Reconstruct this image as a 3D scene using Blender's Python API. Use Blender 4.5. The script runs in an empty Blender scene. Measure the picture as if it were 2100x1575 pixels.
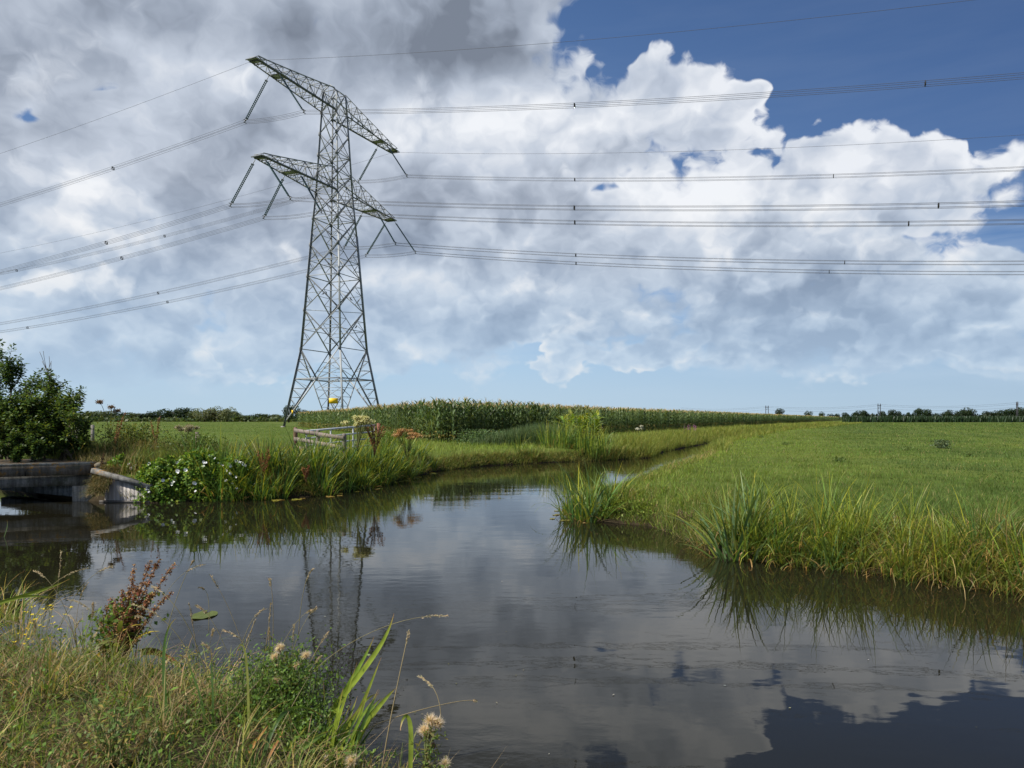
import bpy, math, random
import numpy as np
from mathutils import Vector, Matrix
R = math.radians
random.seed(7)
rng = np.random.default_rng(11)
scene = bpy.context.scene
C = scene.collection

# ------------------------------------------------------------------ camera, world, sun, exposure
F = 1460.0; CX = 1050.0; HY = 858.0; CAMZ = 1.4; WZ = -0.6
cam = bpy.data.objects.new('camera', bpy.data.cameras.new('camera'))
C.objects.link(cam); scene.camera = cam
cam.location = (0, 0, CAMZ); cam.rotation_euler = (R(90), 0, 0)
cam.data.sensor_width = 36; cam.data.lens = 36 * F / 2100
cam.data.shift_y = (HY - 787.5) / 2100
cam.data.clip_start = 0.05; cam.data.clip_end = 6000
cam.data.dof.use_dof = True; cam.data.dof.focus_distance = 22; cam.data.dof.aperture_fstop = 9
vs = scene.view_settings
vs.view_transform = 'Standard'; vs.look = 'None'; vs.gamma = 1; vs.exposure = .35
SUN_EL, SUN_AZ = 47, -118      # azimuth clockwise from +Y (view direction)
sd = Vector((math.sin(R(SUN_AZ)) * math.cos(R(SUN_EL)), math.cos(R(SUN_AZ)) * math.cos(R(SUN_EL)), math.sin(R(SUN_EL))))
sl = bpy.data.lights.new('sun', 'SUN'); sl.energy = 4.8; sl.angle = R(0.6); sl.color = (1, .95, .86)
so = bpy.data.objects.new('sun', sl); C.objects.link(so)
so.rotation_euler = (-sd).to_track_quat('-Z', 'Y').to_euler()

class NG:
    def __init__(s, tree): s.t = tree; s.n = tree.nodes; s.l = tree.links
    def new(s, typ, **kw):
        n = s.n.new(typ)
        for k, v in kw.items(): setattr(n, k, v)
        return n
    def put(s, sock, v):
        if isinstance(v, bpy.types.NodeSocket): s.l.new(v, sock)
        else: sock.default_value = v
    def m(s, op, a, b=0.0, c=None, clamp=False):
        n = s.new('ShaderNodeMath', operation=op, use_clamp=clamp)
        s.put(n.inputs[0], a); s.put(n.inputs[1], b)
        if c is not None: s.put(n.inputs[2], c)
        return n.outputs[0]
    def v(s, op, a, b=(0, 0, 0), scale=None):
        n = s.new('ShaderNodeVectorMath', operation=op)
        s.put(n.inputs[0], a)
        if op != 'SCALE' and op != 'NORMALIZE': s.put(n.inputs[1], b)
        if scale is not None: s.put(n.inputs['Scale'], scale)
        return n.outputs[0]
    def comb(s, x, y, z):
        n = s.new('ShaderNodeCombineXYZ')
        for i, k in enumerate((x, y, z)): s.put(n.inputs[i], k)
        return n.outputs[0]
    def sep(s, a):
        n = s.new('ShaderNodeSeparateXYZ'); s.put(n.inputs[0], a); return n.outputs
    def noise(s, vec, scale, detail=4, rough=.5, dist=0, col=False, lac=2.0, dim='2D'):
        n = s.new('ShaderNodeTexNoise', noise_dimensions=dim); s.put(n.inputs['Vector'], vec)
        n.inputs['Scale'].default_value = scale; n.inputs['Detail'].default_value = detail
        n.inputs['Roughness'].default_value = rough; n.inputs['Distortion'].default_value = dist
        n.inputs['Lacunarity'].default_value = lac
        return n.outputs['Color' if col else 'Fac']
    def vor(s, vec, scale):
        n = s.new('ShaderNodeTexVoronoi', feature='F1', voronoi_dimensions='2D'); s.put(n.inputs['Vector'], vec)
        n.inputs['Scale'].default_value = scale; n.inputs['Detail'].default_value = 0
        return n.outputs['Distance']
    def mr(s, v, a, b, c=0.0, d=1.0, smooth=False, clamp=True):
        n = s.new('ShaderNodeMapRange', interpolation_type='SMOOTHSTEP' if smooth else 'LINEAR', clamp=clamp)
        s.put(n.inputs[0], v)
        for i, k in enumerate((a, b, c, d)): s.put(n.inputs[i + 1], k)
        return n.outputs[0]
    def ramp(s, v, stops, interp='LINEAR'):
        n = s.new('ShaderNodeValToRGB'); s.put(n.inputs[0], v)
        e = n.color_ramp.elements; n.color_ramp.interpolation = interp
        while len(e) < len(stops): e.new(.5)
        for k, (p, c) in zip(e, stops):
            k.position = p; k.color = (*c, 1)
        return n.outputs[0]
    def mix(s, f, a, b, typ='RGBA', blend='MIX'):
        n = s.new('ShaderNodeMix', data_type=typ, blend_type=blend) if typ == 'RGBA' else s.new('ShaderNodeMix', data_type=typ)
        ia, ib, o = (6, 7, 2) if typ == 'RGBA' else (2, 3, 0)
        s.put(n.inputs[0], f); s.put(n.inputs[ia], a if isinstance(a, bpy.types.NodeSocket) or typ != 'RGBA' else (*a, 1))
        s.put(n.inputs[ib], b if isinstance(b, bpy.types.NodeSocket) or typ != 'RGBA' else (*b, 1))
        return n.outputs[o]

def s2l(*c):      # sRGB 0..255 -> linear
    return tuple(((x / 255 + .055) / 1.055) ** 2.4 if x > 10 else x / 255 / 12.92 for x in c)

w = bpy.data.worlds.new('World'); scene.world = w; w.use_nodes = True
g = NG(w.node_tree); g.n.clear()
SKY_STRENGTH = 0.1; EV = 2 ** -.35 * 1.10
tc = g.new('ShaderNodeTexCoord')
D = g.v('NORMALIZE', tc.outputs['Generated'])
dx, dy, dz = g.sep(D)
sky = g.new('ShaderNodeTexSky', sky_type='NISHITA', sun_disc=False, sun_elevation=R(SUN_EL), sun_rotation=R(SUN_AZ),
            air_density=1.0, dust_density=.35, ozone_density=2.5)
# clear sky: the Nishita colour graded deeper towards the zenith
az = g.m('ARCTAN2', dx, dy); el = g.m('ARCSINE', dz)
# perspective-compressed cloud coordinates
zz = g.m('ADD', g.m('MAXIMUM', dz, 0.0), .70)
Q = g.comb(g.m('DIVIDE', dx, zz), g.m('DIVIDE', dy, zz), 0.0)
wc = g.noise(Q, 6.0, 2, .5, col=True)
wsub = g.v('SUBTRACT', wc, (.5, .5, .5))
wfine = g.v('SUBTRACT', g.noise(Q, 42.0, 1, .5, col=True), (.5, .5, .5))
warp = g.v('ADD', g.v('SCALE', wsub, scale=.07), g.v('SCALE', wfine, scale=.026))
wcx, wcy, wcz = g.sep(wsub)
def cloud_detail(vec, det):
    vec = g.v('ADD', vec, warp)
    n2 = g.noise(vec, 7.5, det, .58)
    b1 = g.vor(vec, 11.0); b2 = g.vor(vec, 27.0)
    a = g.m('MULTIPLY', g.m('SUBTRACT', n2, .5), 2.3)
    a = g.m('ADD', a, g.m('MULTIPLY', g.m('SUBTRACT', .45, b1), .75))
    return g.m('ADD', a, g.m('MULTIPLY', g.m('SUBTRACT', .45, b2), .42))
d0 = g.m('ADD', cloud_detail(Q, 8), g.m('MULTIPLY', wcx, 1.2))
# towards the light: up, and to the left in this part of the sky
dl = g.v('ADD', D, (-.018, -.01, .032))
lx, ly, lz = g.sep(dl); lzz = g.m('ADD', g.m('MAXIMUM', lz, 0.0), .70)
d1 = g.m('ADD', cloud_detail(g.comb(g.m('DIVIDE', lx, lzz), g.m('DIVIDE', ly, lzz), 0.0), 5), g.m('MULTIPLY', wcx, 1.2))
relief = g.m('SUBTRACT', d0, d1)
# placing: ellipses in azimuth / elevation, warped
UV = g.v('ADD', g.comb(az, el, 0.0), g.v('MULTIPLY', g.v('ADD', wsub, g.v('SCALE', wfine, scale=.25)), (.14, .085, 0)))
def blobs(lst):
    acc = None
    for (x, y, rx, ry, rot, amp) in lst:
        t = (x - CX) / F; a = math.atan(t); c = math.cos(a)
        e = math.atan((HY - y) / F * c)
        n = g.new('ShaderNodeMapping', vector_type='TEXTURE')
        g.put(n.inputs[0], UV)
        n.inputs['Location'].default_value = (a, e, 0)
        n.inputs['Rotation'].default_value = (0, 0, R(-rot))
        n.inputs['Scale'].default_value = (rx / F * c * c, ry / F * c, 1)
        gr = g.new('ShaderNodeTexGradient', gradient_type='SPHERICAL'); g.put(gr.inputs[0], n.outputs[0])
        v = g.m('MULTIPLY', gr.outputs['Fac'], amp)
        acc = v if acc is None else g.m('ADD', acc, v)
    return acc
#@COV
COV = [(250,250,1250,760,0,2.6),(800,520,760,330,0,1.5),(980,40,330,210,0,1.5),(1290,270,300,230,0,1.3),(1450,430,420,220,0,1.3),
 (1600,560,560,220,0,1.5),(1570,690,400,110,0,1.3),(2050,330,240,36,-8,.9),(1980,725,380,75,0,1.0),(380,720,330,120,0,1.2),(200,700,520,100,0,1.0),
 (650,620,900,170,0,1.2),(1000,660,420,90,0,.8),(2000,560,330,130,0,1.0),(2000,690,420,110,0,1.0),
 (1285,370,80,50,0,-1.5),(90,205,160,50,0,-1.75),(235,190,100,45,0,-1.6),(1180,110,150,80,0,-1.3),(2030,470,190,75,0,-2.0),(1700,160,420,200,0,-1.2),
 (1400,0,240,90,0,-2.0),(1640,70,300,120,0,-1.5),(1960,120,420,170,0,-2.2),(1190,730,170,80,0,-1.3),(1000,730,260,50,0,-1.0),(700,790,700,60,0,-1.0),(1500,815,900,50,0,-1.2),(1750,765,520,50,0,.9),(860,745,420,50,0,.9),(300,775,420,45,0,.9)]
FRONT = [(1395,200,190,125,0,1.9),(1180,230,190,130,0,1.3),(1440,330,170,120,0,1.2),(1620,390,240,130,0,1.5),(1780,350,210,140,0,2.0),(1900,380,160,130,0,1.4),(1700,480,330,130,0,1.3),
 (1990,610,330,130,0,1.8),(1850,640,220,90,0,1.2),(2080,560,160,80,0,1.1),(1140,764,110,60,0,1.9),(1192,705,75,48,0,1.8),(1330,735,140,50,0,1.7),(1480,690,300,80,0,1.3),(1620,680,120,50,0,.9),
 (1950,712,260,60,0,1.9),(1790,745,150,45,0,1.6),(130,385,190,130,0,1.4),(230,440,180,90,0,.9),(405,718,70,52,0,1.8),(330,730,160,80,0,1.0),(515,767,170,42,0,1.5),(1320,640,170,60,0,1.3),(1510,555,260,90,0,1.1),
 (1120,590,170,60,0,1.0),(80,110,260,120,0,.9),(1590,760,130,32,0,1.3),(1520,215,70,50,0,1.3),(2030,62,110,80,0,-1.2),(400,100,240,140,0,.8),(870,250,250,120,0,1.0),(640,530,200,60,0,.9),(150,560,230,80,0,.9)]
TONE = [(1000,30,520,190,0,-.36),(560,20,500,120,0,-.3),(1000,150,260,120,0,-.22),(60,60,300,160,0,-.25),(800,490,330,70,0,-.35),
 (1560,660,460,100,0,-.6),(1960,680,420,80,0,-.5),(1500,725,420,55,0,-.35),(340,745,300,80,0,-.4),(420,480,420,150,0,-.2),(1050,675,420,60,0,-.35),(1700,560,360,90,0,-.5),
 (950,390,330,60,0,-.2),(450,300,200,120,0,-.2),(700,180,140,90,0,-.2),
 (140,390,240,120,0,.3),(980,240,380,130,0,.35),(1390,170,240,120,0,.35),(1780,340,260,110,0,.35),(1380,380,330,120,0,.25),(1480,520,260,60,0,.2),
 (1880,560,300,70,0,.25),(2000,690,200,26,0,.3),(1190,715,160,90,0,.4),(320,180,240,110,0,.1),(700,560,300,60,0,.15),(1400,650,160,40,0,.2),(420,715,60,45,0,.3),(200,640,300,60,0,.12)]
cov = g.m('ADD', blobs(COV), -.55)
side = g.m('MULTIPLY', g.mr(g.m('ABSOLUTE', az), .75, 1.3, 0, 1), .55)
cov = g.m('ADD', cov, side)
cov = g.m('MINIMUM', cov, 1.15)
dens = g.m('ADD', cov, d0)
low = g.mr(el, 0.0, .3, 1.0, 0.0)                 # nearness to the horizon
alpha = g.mr(dens, -.05, g.m('MULTIPLY_ADD', low, .55, .42), 0, 1, smooth=True)
alpha = g.m('MULTIPLY', alpha, g.mr(el, .01, .09, 0, 1, smooth=True))
veil = g.m('MULTIPLY', g.mr(g.noise(g.comb(g.m('MULTIPLY', az, 1.6), g.m('MULTIPLY', el, 11.0), 0.0), 2.4, 4, .55), .42, .75, 0, .7), g.mr(el, .02, .12, .2, 1))
veil = g.m('MULTIPLY', veil, g.mr(el, .14, .3, 1, .04))
tone = blobs(TONE)
thick = g.mr(dens, .1, 1.6, .22, -.10)
t = g.m('ADD', g.m('ADD', .53, thick), tone)
t = g.m('ADD', t, g.m('MULTIPLY', relief, .44))
FAR = [(0, s2l(136, 160, 192)), (.35, s2l(160, 182, 208)), (.65, s2l(192, 208, 224)), (1, s2l(234, 232, 229))]
far = g.ramp(t, FAR)
NEAR = [(0, s2l(118, 127, 142)), (.3, s2l(152, 162, 178)), (.62, s2l(188, 197, 211)), (1, s2l(232, 235, 240))]
near = g.ramp(t, NEAR)
cc = g.mix(low, near, far)
# clear sky colour
grade = g.ramp(el, [(0, s2l(184, 206, 222)), (.07, s2l(166, 198, 226)), (.17, s2l(130, 168, 212)), (.32, s2l(100, 133, 179)), (.55, s2l(76, 107, 154))])
skyb = g.mix(.8, g.v('MULTIPLY', sky.outputs[0], (.45, .60, .85)), g.v('SCALE', grade, scale=1 / SKY_STRENGTH))
skyr = g.mix(g.mr(az, .0, .62, 0, .85), skyb, g.v('MULTIPLY', skyb, (.60, .64, .72)))
base = g.mix(veil, skyr, g.v('SCALE', g.mix(low, s2l(196, 206, 218), s2l(178, 198, 218)), scale=1 / SKY_STRENGTH))
lay = g.mix(alpha, base, g.v('SCALE', cc, scale=1 / SKY_STRENGTH))
df = g.m('ADD', g.m('SUBTRACT', g.m('MINIMUM', blobs(FRONT), 1.4), .62), g.m('MULTIPLY', d0, .85))
fa = g.m('MULTIPLY', g.mr(df, 0.0, g.m('ADD', g.m('MULTIPLY', low, .2), g.m('MULTIPLY_ADD', alpha, .36, .24)), 0, 1, smooth=True), g.mr(el, .012, .06, 0, 1, smooth=True))
tf = g.m('ADD', g.mr(df, 0.0, .8, .96, .55), g.m('MULTIPLY', tone, .8))
tf = g.m('ADD', tf, g.m('MULTIPLY', relief, .50))
fcol = g.mix(low, g.ramp(tf, NEAR), g.ramp(tf, FAR))
hz = g.v('SCALE', g.ramp(el, [(0, s2l(178, 201, 219)), (.2, s2l(178, 202, 226))]), scale=1 / SKY_STRENGTH)
final = g.v('SCALE', g.mix(g.mr(el, .01, .21, .62, 0), g.mix(g.m('MULTIPLY', fa, .93), lay, g.v('SCALE', fcol, scale=1 / SKY_STRENGTH)), hz), scale=EV)
bg = g.new('ShaderNodeBackground'); g.put(bg.inputs[0], final); bg.inputs[1].default_value = SKY_STRENGTH
wo = g.new('ShaderNodeOutputWorld'); g.l.new(bg.outputs[0], wo.inputs[0])
w.cycles.sampling_method = 'MANUAL'; w.cycles.sample_map_resolution = 512
# ------------------------------------------------------------------ helpers
def tagit(o, label=None, cat=None, group=None, kind=None):
    if label: o['label'] = label
    if cat: o['category'] = cat
    if group: o['group'] = group
    if kind: o['kind'] = kind
    return o
def mesh_data(name, V, polys, mat=None, col=None, smooth=False):
    """V (n,3); polys: list of int arrays (m,k); col (n,3)"""
    me = bpy.data.meshes.new(name)
    V = np.asarray(V, np.float32)
    polys = [np.asarray(p, np.int32) for p in polys if len(p)]
    nl = sum(p.size for p in polys); nf = sum(len(p) for p in polys)
    me.vertices.add(len(V)); me.vertices.foreach_set('co', V.ravel())
    me.loops.add(nl); me.polygons.add(nf)
    me.loops.foreach_set('vertex_index', np.concatenate([p.ravel() for p in polys]))
    tot = np.concatenate([np.full(len(p), p.shape[1], np.int32) for p in polys])
    me.polygons.foreach_set('loop_start', np.concatenate([[0], np.cumsum(tot)[:-1]]).astype(np.int32))
    me.update(calc_edges=True)
    if smooth: me.polygons.foreach_set('use_smooth', np.ones(nf, bool))
    if col is not None:
        at = me.color_attributes.new('col', 'FLOAT_COLOR', 'POINT')
        c4 = np.ones((len(V), 4), np.float32); c4[:, :3] = col
        at.data.foreach_set('color', c4.ravel())
    if mat: me.materials.append(mat)
    return me
def link(name, me, parent=None, loc=(0, 0, 0)):
    o = bpy.data.objects.new(name, me); C.objects.link(o)
    if parent: o.parent = parent
    o.location = loc
    return o
def empty(name, loc=(0, 0, 0), rz=0):
    o = bpy.data.objects.new(name, None); C.objects.link(o); o.location = loc; o.rotation_euler = (0, 0, rz)
    o.empty_display_size = .1
    return o
def copy_thing(src, loc, rz=0, sc=(1, 1, 1), label=None):
    o = src.copy(); C.objects.link(o); o.location = loc; o.rotation_euler = (0, 0, rz); o.scale = sc
    if label: o['label'] = label
    for ch in src.children:
        c = ch.copy(); C.objects.link(c); c.parent = o
        for gch in ch.children:
            d = gch.copy(); C.objects.link(d); d.parent = c
    return o
class MB:
    """collects pieces into one mesh"""
    def __init__(s): s.V = []; s.P = {}; s.Cc = []; s.n = 0
    def add(s, V, polys, col=None):
        V = np.asarray(V, float)
        for p in polys:
            p = np.asarray(p, int)
            if p.size: s.P.setdefault(p.shape[1], []).append(p + s.n)
        s.V.append(V); s.n += len(V)
        s.Cc.append(np.broadcast_to(np.asarray(col if col is not None else (1, 1, 1), float), (len(V), 3)))
    def bar(s, a, b, w, h=None, col=None, up=None):
        a = np.array(a, float); b = np.array(b, float); h = h or w
        d = b - a; L = np.linalg.norm(d)
        if L < 1e-6: return
        d /= L; u = np.array(up if up is not None else ((0, 0, 1) if abs(d[2]) < .95 else (1, 0, 0)), float)
        x = np.cross(d, u); x /= np.linalg.norm(x); y = np.cross(x, d)
        P = [p + x * sx * w / 2 + y * sy * h / 2 for p in (a, b) for sx, sy in ((-1, -1), (1, -1), (1, 1), (-1, 1))]
        s.add(P, [[(0, 1, 5, 4), (1, 2, 6, 5), (2, 3, 7, 6), (3, 0, 4, 7), (3, 2, 1, 0), (4, 5, 6, 7)]], col)
    def angle(s, a, b, w, flip=1, col=None, up=None):
        """steel L section: two thin legs at right angles"""
        a = np.array(a, float); b = np.array(b, float)
        d = b - a; d /= max(np.linalg.norm(d), 1e-9)
        u = np.array(up if up is not None else ((0, 0, 1) if abs(d[2]) < .95 else (1, 0, 0)), float)
        x = np.cross(d, u); x /= np.linalg.norm(x); y = np.cross(x, d)
        th = w * .12
        s.bar(a + x * w / 2 * flip, b + x * w / 2 * flip, w, th, col, up=y)
        s.bar(a + y * w / 2, b + y * w / 2, th, w, col, up=y)
    def tube(s, pts, r, k=6, col=None, caps=True):
        pts = np.array(pts, float); n = len(pts)
        r = np.broadcast_to(np.asarray(r, float), (n,))
        t = np.gradient(pts, axis=0); t /= np.linalg.norm(t, axis=1)[:, None] + 1e-12
        ref = np.array((0, 0, 1.)) if abs(t[0][2]) < .9 else np.array((1., 0, 0))
        x = np.cross(t, ref); x /= np.linalg.norm(x, axis=1)[:, None] + 1e-12
        y = np.cross(x, t)
        an = np.arange(k) * 2 * math.pi / k
        V = pts[:, None] + r[:, None, None] * (np.cos(an)[None, :, None] * x[:, None] + np.sin(an)[None, :, None] * y[:, None])
        i = np.arange(n - 1)[:, None] * k; j = np.arange(k)[None]; j2 = (j + 1) % k
        Fq = np.stack([i + j, i + j2, i + k + j2, i + k + j], -1).reshape(-1, 4)
        polys = [Fq]
        if caps: polys.append([tuple(range(k))[::-1], tuple(range((n - 1) * k, n * k))])
        s.add(V.reshape(-1, 3), polys, col)
    def ball(s, c, r, k=8, m=5, col=None, squash=(1, 1, 1)):
        c = np.array(c, float)
        V = [c + np.array((0, 0, -r * squash[2]))]
        for a in range(1, m):
            th = math.pi * a / m - math.pi / 2
            for b in range(k):
                ph = 2 * math.pi * b / k
                V.append(c + r * np.array((math.cos(th) * math.cos(ph) * squash[0], math.cos(th) * math.sin(ph) * squash[1], math.sin(th) * squash[2])))
        V.append(c + np.array((0, 0, r * squash[2])))
        T = []; Qd = []
        for b in range(k):
            T.append((0, 1 + (b + 1) % k, 1 + b)); e = 1 + (m - 2) * k
            T.append((len(V) - 1, e + b, e + (b + 1) % k))
            for a in range(m - 2):
                i = 1 + a * k
                Qd.append((i + b, i + (b + 1) % k, i + k + (b + 1) % k, i + k + b))
        s.add(V, [T, Qd], col)
    def data(s, name, mat=None, smooth=False, color=True):
        return mesh_data(name, np.concatenate(s.V), [np.concatenate(p) for p in s.P.values()], mat, np.concatenate(s.Cc) if color else None, smooth)
    def obj(s, name, mat=None, parent=None, smooth=False, loc=(0, 0, 0)):
        return link(name, s.data(name, mat, smooth), parent, loc)

# ---- smooth value noise for scattering
_pg = rng.random((256, 256))
def vnoise(x, y, sc=1.0, off=0.0):
    x = np.asarray(x) / sc + off + 500.3; y = np.asarray(y) / sc + off * 1.7 + 700.7
    xi = np.floor(x).astype(int); yi = np.floor(y).astype(int); fx = x - xi; fy = y - yi
    fx = fx * fx * (3 - 2 * fx); fy = fy * fy * (3 - 2 * fy)
    a = _pg[xi % 256, yi % 256]; b = _pg[(xi + 1) % 256, yi % 256]; c = _pg[xi % 256, (yi + 1) % 256]; d = _pg[(xi + 1) % 256, (yi + 1) % 256]
    return (a * (1 - fx) + b * fx) * (1 - fy) + (c * (1 - fx) + d * fx) * fy
def fbm(x, y, sc, o=0):
    return .55 * vnoise(x, y, sc, o) + .3 * vnoise(x, y, sc / 2.3, o + 3) + .15 * vnoise(x, y, sc / 5.1, o + 9)

# ---- blades: curved strips
def blades(base, h, wd, phi, lean, curl, segs, col, tip=None, wprof=None, twist=None):
    """base (n,3); h length; wd width; phi heading of the lean; lean start angle from vertical; curl added angle to the tip"""
    n = len(base); f = lambda a: np.broadcast_to(np.asarray(a, float), (n,))
    h, wd, phi, lean, curl = map(f, (h, wd, phi, lean, curl))
    t = np.linspace(0, 1, segs + 1)
    th = lean[:, None] + curl[:, None] * (t[None] ** 1.5)
    seg = h[:, None] / segs
    thm = (th[:, 1:] + th[:, :-1]) / 2
    r = np.concatenate([np.zeros((n, 1)), np.cumsum(np.sin(thm) * seg, 1)], 1)
    z = np.concatenate([np.zeros((n, 1)), np.cumsum(np.cos(thm) * seg, 1)], 1)
    cx, sx = np.cos(phi)[:, None], np.sin(phi)[:, None]
    P = np.stack([base[:, 0:1] + r * cx, base[:, 1:2] + r * sx, base[:, 2:3] + z], -1)
    prof = (wprof(t) if wprof else np.clip((1 - t) ** .55, .06, 1) * (.75 + .25 * np.minimum(t * 6, 1)))
    tw = f(twist if twist is not None else rng.uniform(-1.1, 1.1, n))
    a = phi + math.pi / 2 + tw
    W = np.stack([np.cos(a), np.sin(a), np.zeros(n)], -1)[:, None, :] * (wd[:, None, None] / 2 * prof[None, :, None])
    V = np.stack([P - W, P + W], 2)                       # n, s+1, 2, 3
    k = (segs + 1) * 2
    i = np.arange(n)[:, None] * k + np.arange(segs)[None] * 2
    Fq = np.stack([i, i + 1, i + 3, i + 2], -1).reshape(-1, 4)
    col = np.broadcast_to(np.asarray(col, float), (n, 3))
    cc = np.broadcast_to(col[:, None, None, :], (n, segs + 1, 2, 3))
    if tip is not None:
        tipc = np.broadcast_to(np.asarray(tip, float), (n, 3))[:, None, None, :]
        k2 = np.clip((t - .62) / .38, 0, 1)[None, :, None, None]
        cc = cc * (1 - k2) + tipc * k2
    return V.reshape(-1, 3), Fq, cc.reshape(-1, 3)
def leaves(c, d, nrm, L, W, col, fold=.0):
    """diamond leaves with a pointed tip: c (n,3) base, d direction, nrm rough normal"""
    n = len(c); d = d / (np.linalg.norm(d, axis=1)[:, None] + 1e-9)
    s_ = np.cross(d, nrm); s_ /= np.linalg.norm(s_, axis=1)[:, None] + 1e-9
    up = np.cross(s_, d)
    L = np.broadcast_to(L, (n,))[:, None]; W = np.broadcast_to(W, (n,))[:, None]
    V = np.stack([c, c + d * L * .42 - s_ * W / 2 + up * W * fold, c + d * L, c + d * L * .42 + s_ * W / 2 + up * W * fold], 1)
    i = np.arange(n)[:, None] * 4
    return V.reshape(-1, 3), i + np.array([[0, 1, 2, 3]]), np.repeat(np.broadcast_to(col, (n, 3)), 4, 0)
def jit(base, n, v=.25, hue=.12):
    """n colours around one or several base colours"""
    b = np.atleast_2d(np.asarray(base, float)); c = b[rng.integers(0, len(b), n)].copy()
    c *= (1 + rng.uniform(-v, v, (n, 1)))
    c[:, 0] *= 1 + rng.uniform(-hue, hue * 1.6, n); c[:, 2] *= 1 + rng.uniform(-hue, hue, n)
    return np.clip(c, .002, 1)

# ------------------------------------------------------------------ materials
def new_mat(name):
    m = bpy.data.materials.new(name); m.use_nodes = True
    m.node_tree.nodes.clear(); return m, NG(m.node_tree)
def finish(g, sh, disp=None):
    o = g.new('ShaderNodeOutputMaterial'); g.l.new(sh, o.inputs[0]); 
def princ(g, col, rough=.6, spec=.4, metal=0.0, normal=None, **kw):
    p = g.new('ShaderNodeBsdfPrincipled')
    g.put(p.inputs['Base Color'], col if isinstance(col, bpy.types.NodeSocket) else (*col, 1))
    g.put(p.inputs['Roughness'], rough); g.put(p.inputs['Specular IOR Level'], spec); g.put(p.inputs['Metallic'], metal)
    if normal is not None: g.l.new(normal, p.inputs['Normal'])
    return p.outputs[0]
def foliage_mat(name, trans=.35, rough=.45, spec=.45, gain=1.0):
    m, g = new_mat(name)
    a = g.new('ShaderNodeAttribute', attribute_name='col').outputs['Color']
    oi = g.new('ShaderNodeObjectInfo').outputs['Random']
    tcn = g.new('ShaderNodeTexCoord').outputs['Object']
    nz = g.noise(tcn, 9.0, 3, .6, dim='3D')
    f = g.m('MULTIPLY', g.m('MULTIPLY_ADD', nz, .7, .65), g.m('MULTIPLY_ADD', oi, .24, .88))
    c = g.v('SCALE', a, scale=g.m('MULTIPLY', f, gain))
    p = princ(g, c, rough, spec)
    t = g.new('ShaderNodeBsdfTranslucent'); g.l.new(g.v('MULTIPLY', c, (1.25, 1.15, .55)), t.inputs[0])
    mx = g.new('ShaderNodeMixShader'); mx.inputs[0].default_value = trans
    g.l.new(p, mx.inputs[1]); g.l.new(t.outputs[0], mx.inputs[2])
    finish(g, mx.outputs[0]); return m
def vcol_mat(name, rough=.6, spec=.3, metal=0.0, nscale=12, namp=.5, bump=0.0):
    m, g = new_mat(name)
    a = g.new('ShaderNodeAttribute', attribute_name='col').outputs['Color']
    tcn = g.new('ShaderNodeTexCoord').outputs['Object']
    nz = g.noise(tcn, nscale, 5, .6, dim='3D')
    c = g.v('SCALE', a, scale=g.m('MULTIPLY_ADD', nz, namp * 2, 1 - namp))
    nm = None
    if bump:
        b = g.new('ShaderNodeBump'); b.inputs['Strength'].default_value = bump; b.inputs['Distance'].default_value = .02
        g.l.new(nz, b.inputs['Height']); nm = b.outputs[0]
    finish(g, princ(g, c, rough, spec, metal, nm)); return m
M_GRASS = foliage_mat('grass_blades', .35, .55, .15, 1.4)
M_LEAF = foliage_mat('broad_leaf', .38, .48, .25, 1.3)
M_REED = foliage_mat('iris_blade', .38, .42, .3, 1.5)
M_MAIZE = foliage_mat('maize_leaf', .28, .42, .4, 1.6)
M_DRY = foliage_mat('dry_stalk', .2, .7, .15)
M_STEEL = vcol_mat('galvanised_steel', .6, .3, .1, 3.0, .3)
M_BARK = vcol_mat('bark', .9, .1, 0, 20, .5, .5)
M_WIRE = vcol_mat('aluminium_cable', .6, .3, .2, 1.0, .1)
# ------------------------------------------------------------------ terrain and water
CANAL = np.array([(5.88, 8.18), (5.12, 8.8), (4.23, 9.5), (3.13, 10.2), (2.94, 11.4), (2.58, 13.2), (1.7, 13.8), (1.0, 14.9), (1.7, 15.7), (2.9, 18.0), (4.2, 21.5), (6.4, 26.5), (8.0, 31.2),
    (12.0, 43), (30.8, 83), (48, 112), (101, 208), (99.0, 210), (44.5, 113), (28.3, 84), (9.0, 42.5), (7.0, 36.2), (4.2, 33.6), (1.8, 32.4), (-1.0, 30.1), (-3.0, 26.8), (-3.3, 25), (-4.2, 20.6),
    (-5, 18.3), (-6.6, 17.5), (-8.6, 16.9), (-10.2, 17.2), (-12, 18.4), (-16, 21.6), (-24, 26), (-40, 34), (-44, 26), (-24, 14), (-14, 10.2), (-8.5, 8.0), (-5.4, 6.9), (-4.0, 5.75), (-2.9, 5.15), (-2.1, 4.9), (-1.2, 4.35),
    (-.6, 3.9), (-.1, 3.1), (1.5, 2.2), (5, 1.8), (14, -1), (24, -4), (24, 3), (13, 5.6), (8.5, 7.2)])
def canal_sd(x, y):
    """signed distance to the water's edge, positive on land"""
    x = np.asarray(x, float); y = np.asarray(y, float)
    d2 = np.full(x.shape, 1e18); ins = np.zeros(x.shape, bool)
    n = len(CANAL)
    for i in range(n):
        ax, ay = CANAL[i]; bx, by = CANAL[(i + 1) % n]
        ex, ey = bx - ax, by - ay
        t = np.clip(((x - ax) * ex + (y - ay) * ey) / (ex * ex + ey * ey), 0, 1)
        d2 = np.minimum(d2, (x - ax - t * ex) ** 2 + (y - ay - t * ey) ** 2)
        c = ((ay > y) != (by > y)) & (x < (bx - ax) * (y - ay) / ((by - ay) if by != ay else 1e-9) + ax)
        ins ^= c
    return np.where(ins, -1, 1) * np.sqrt(d2)
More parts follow.
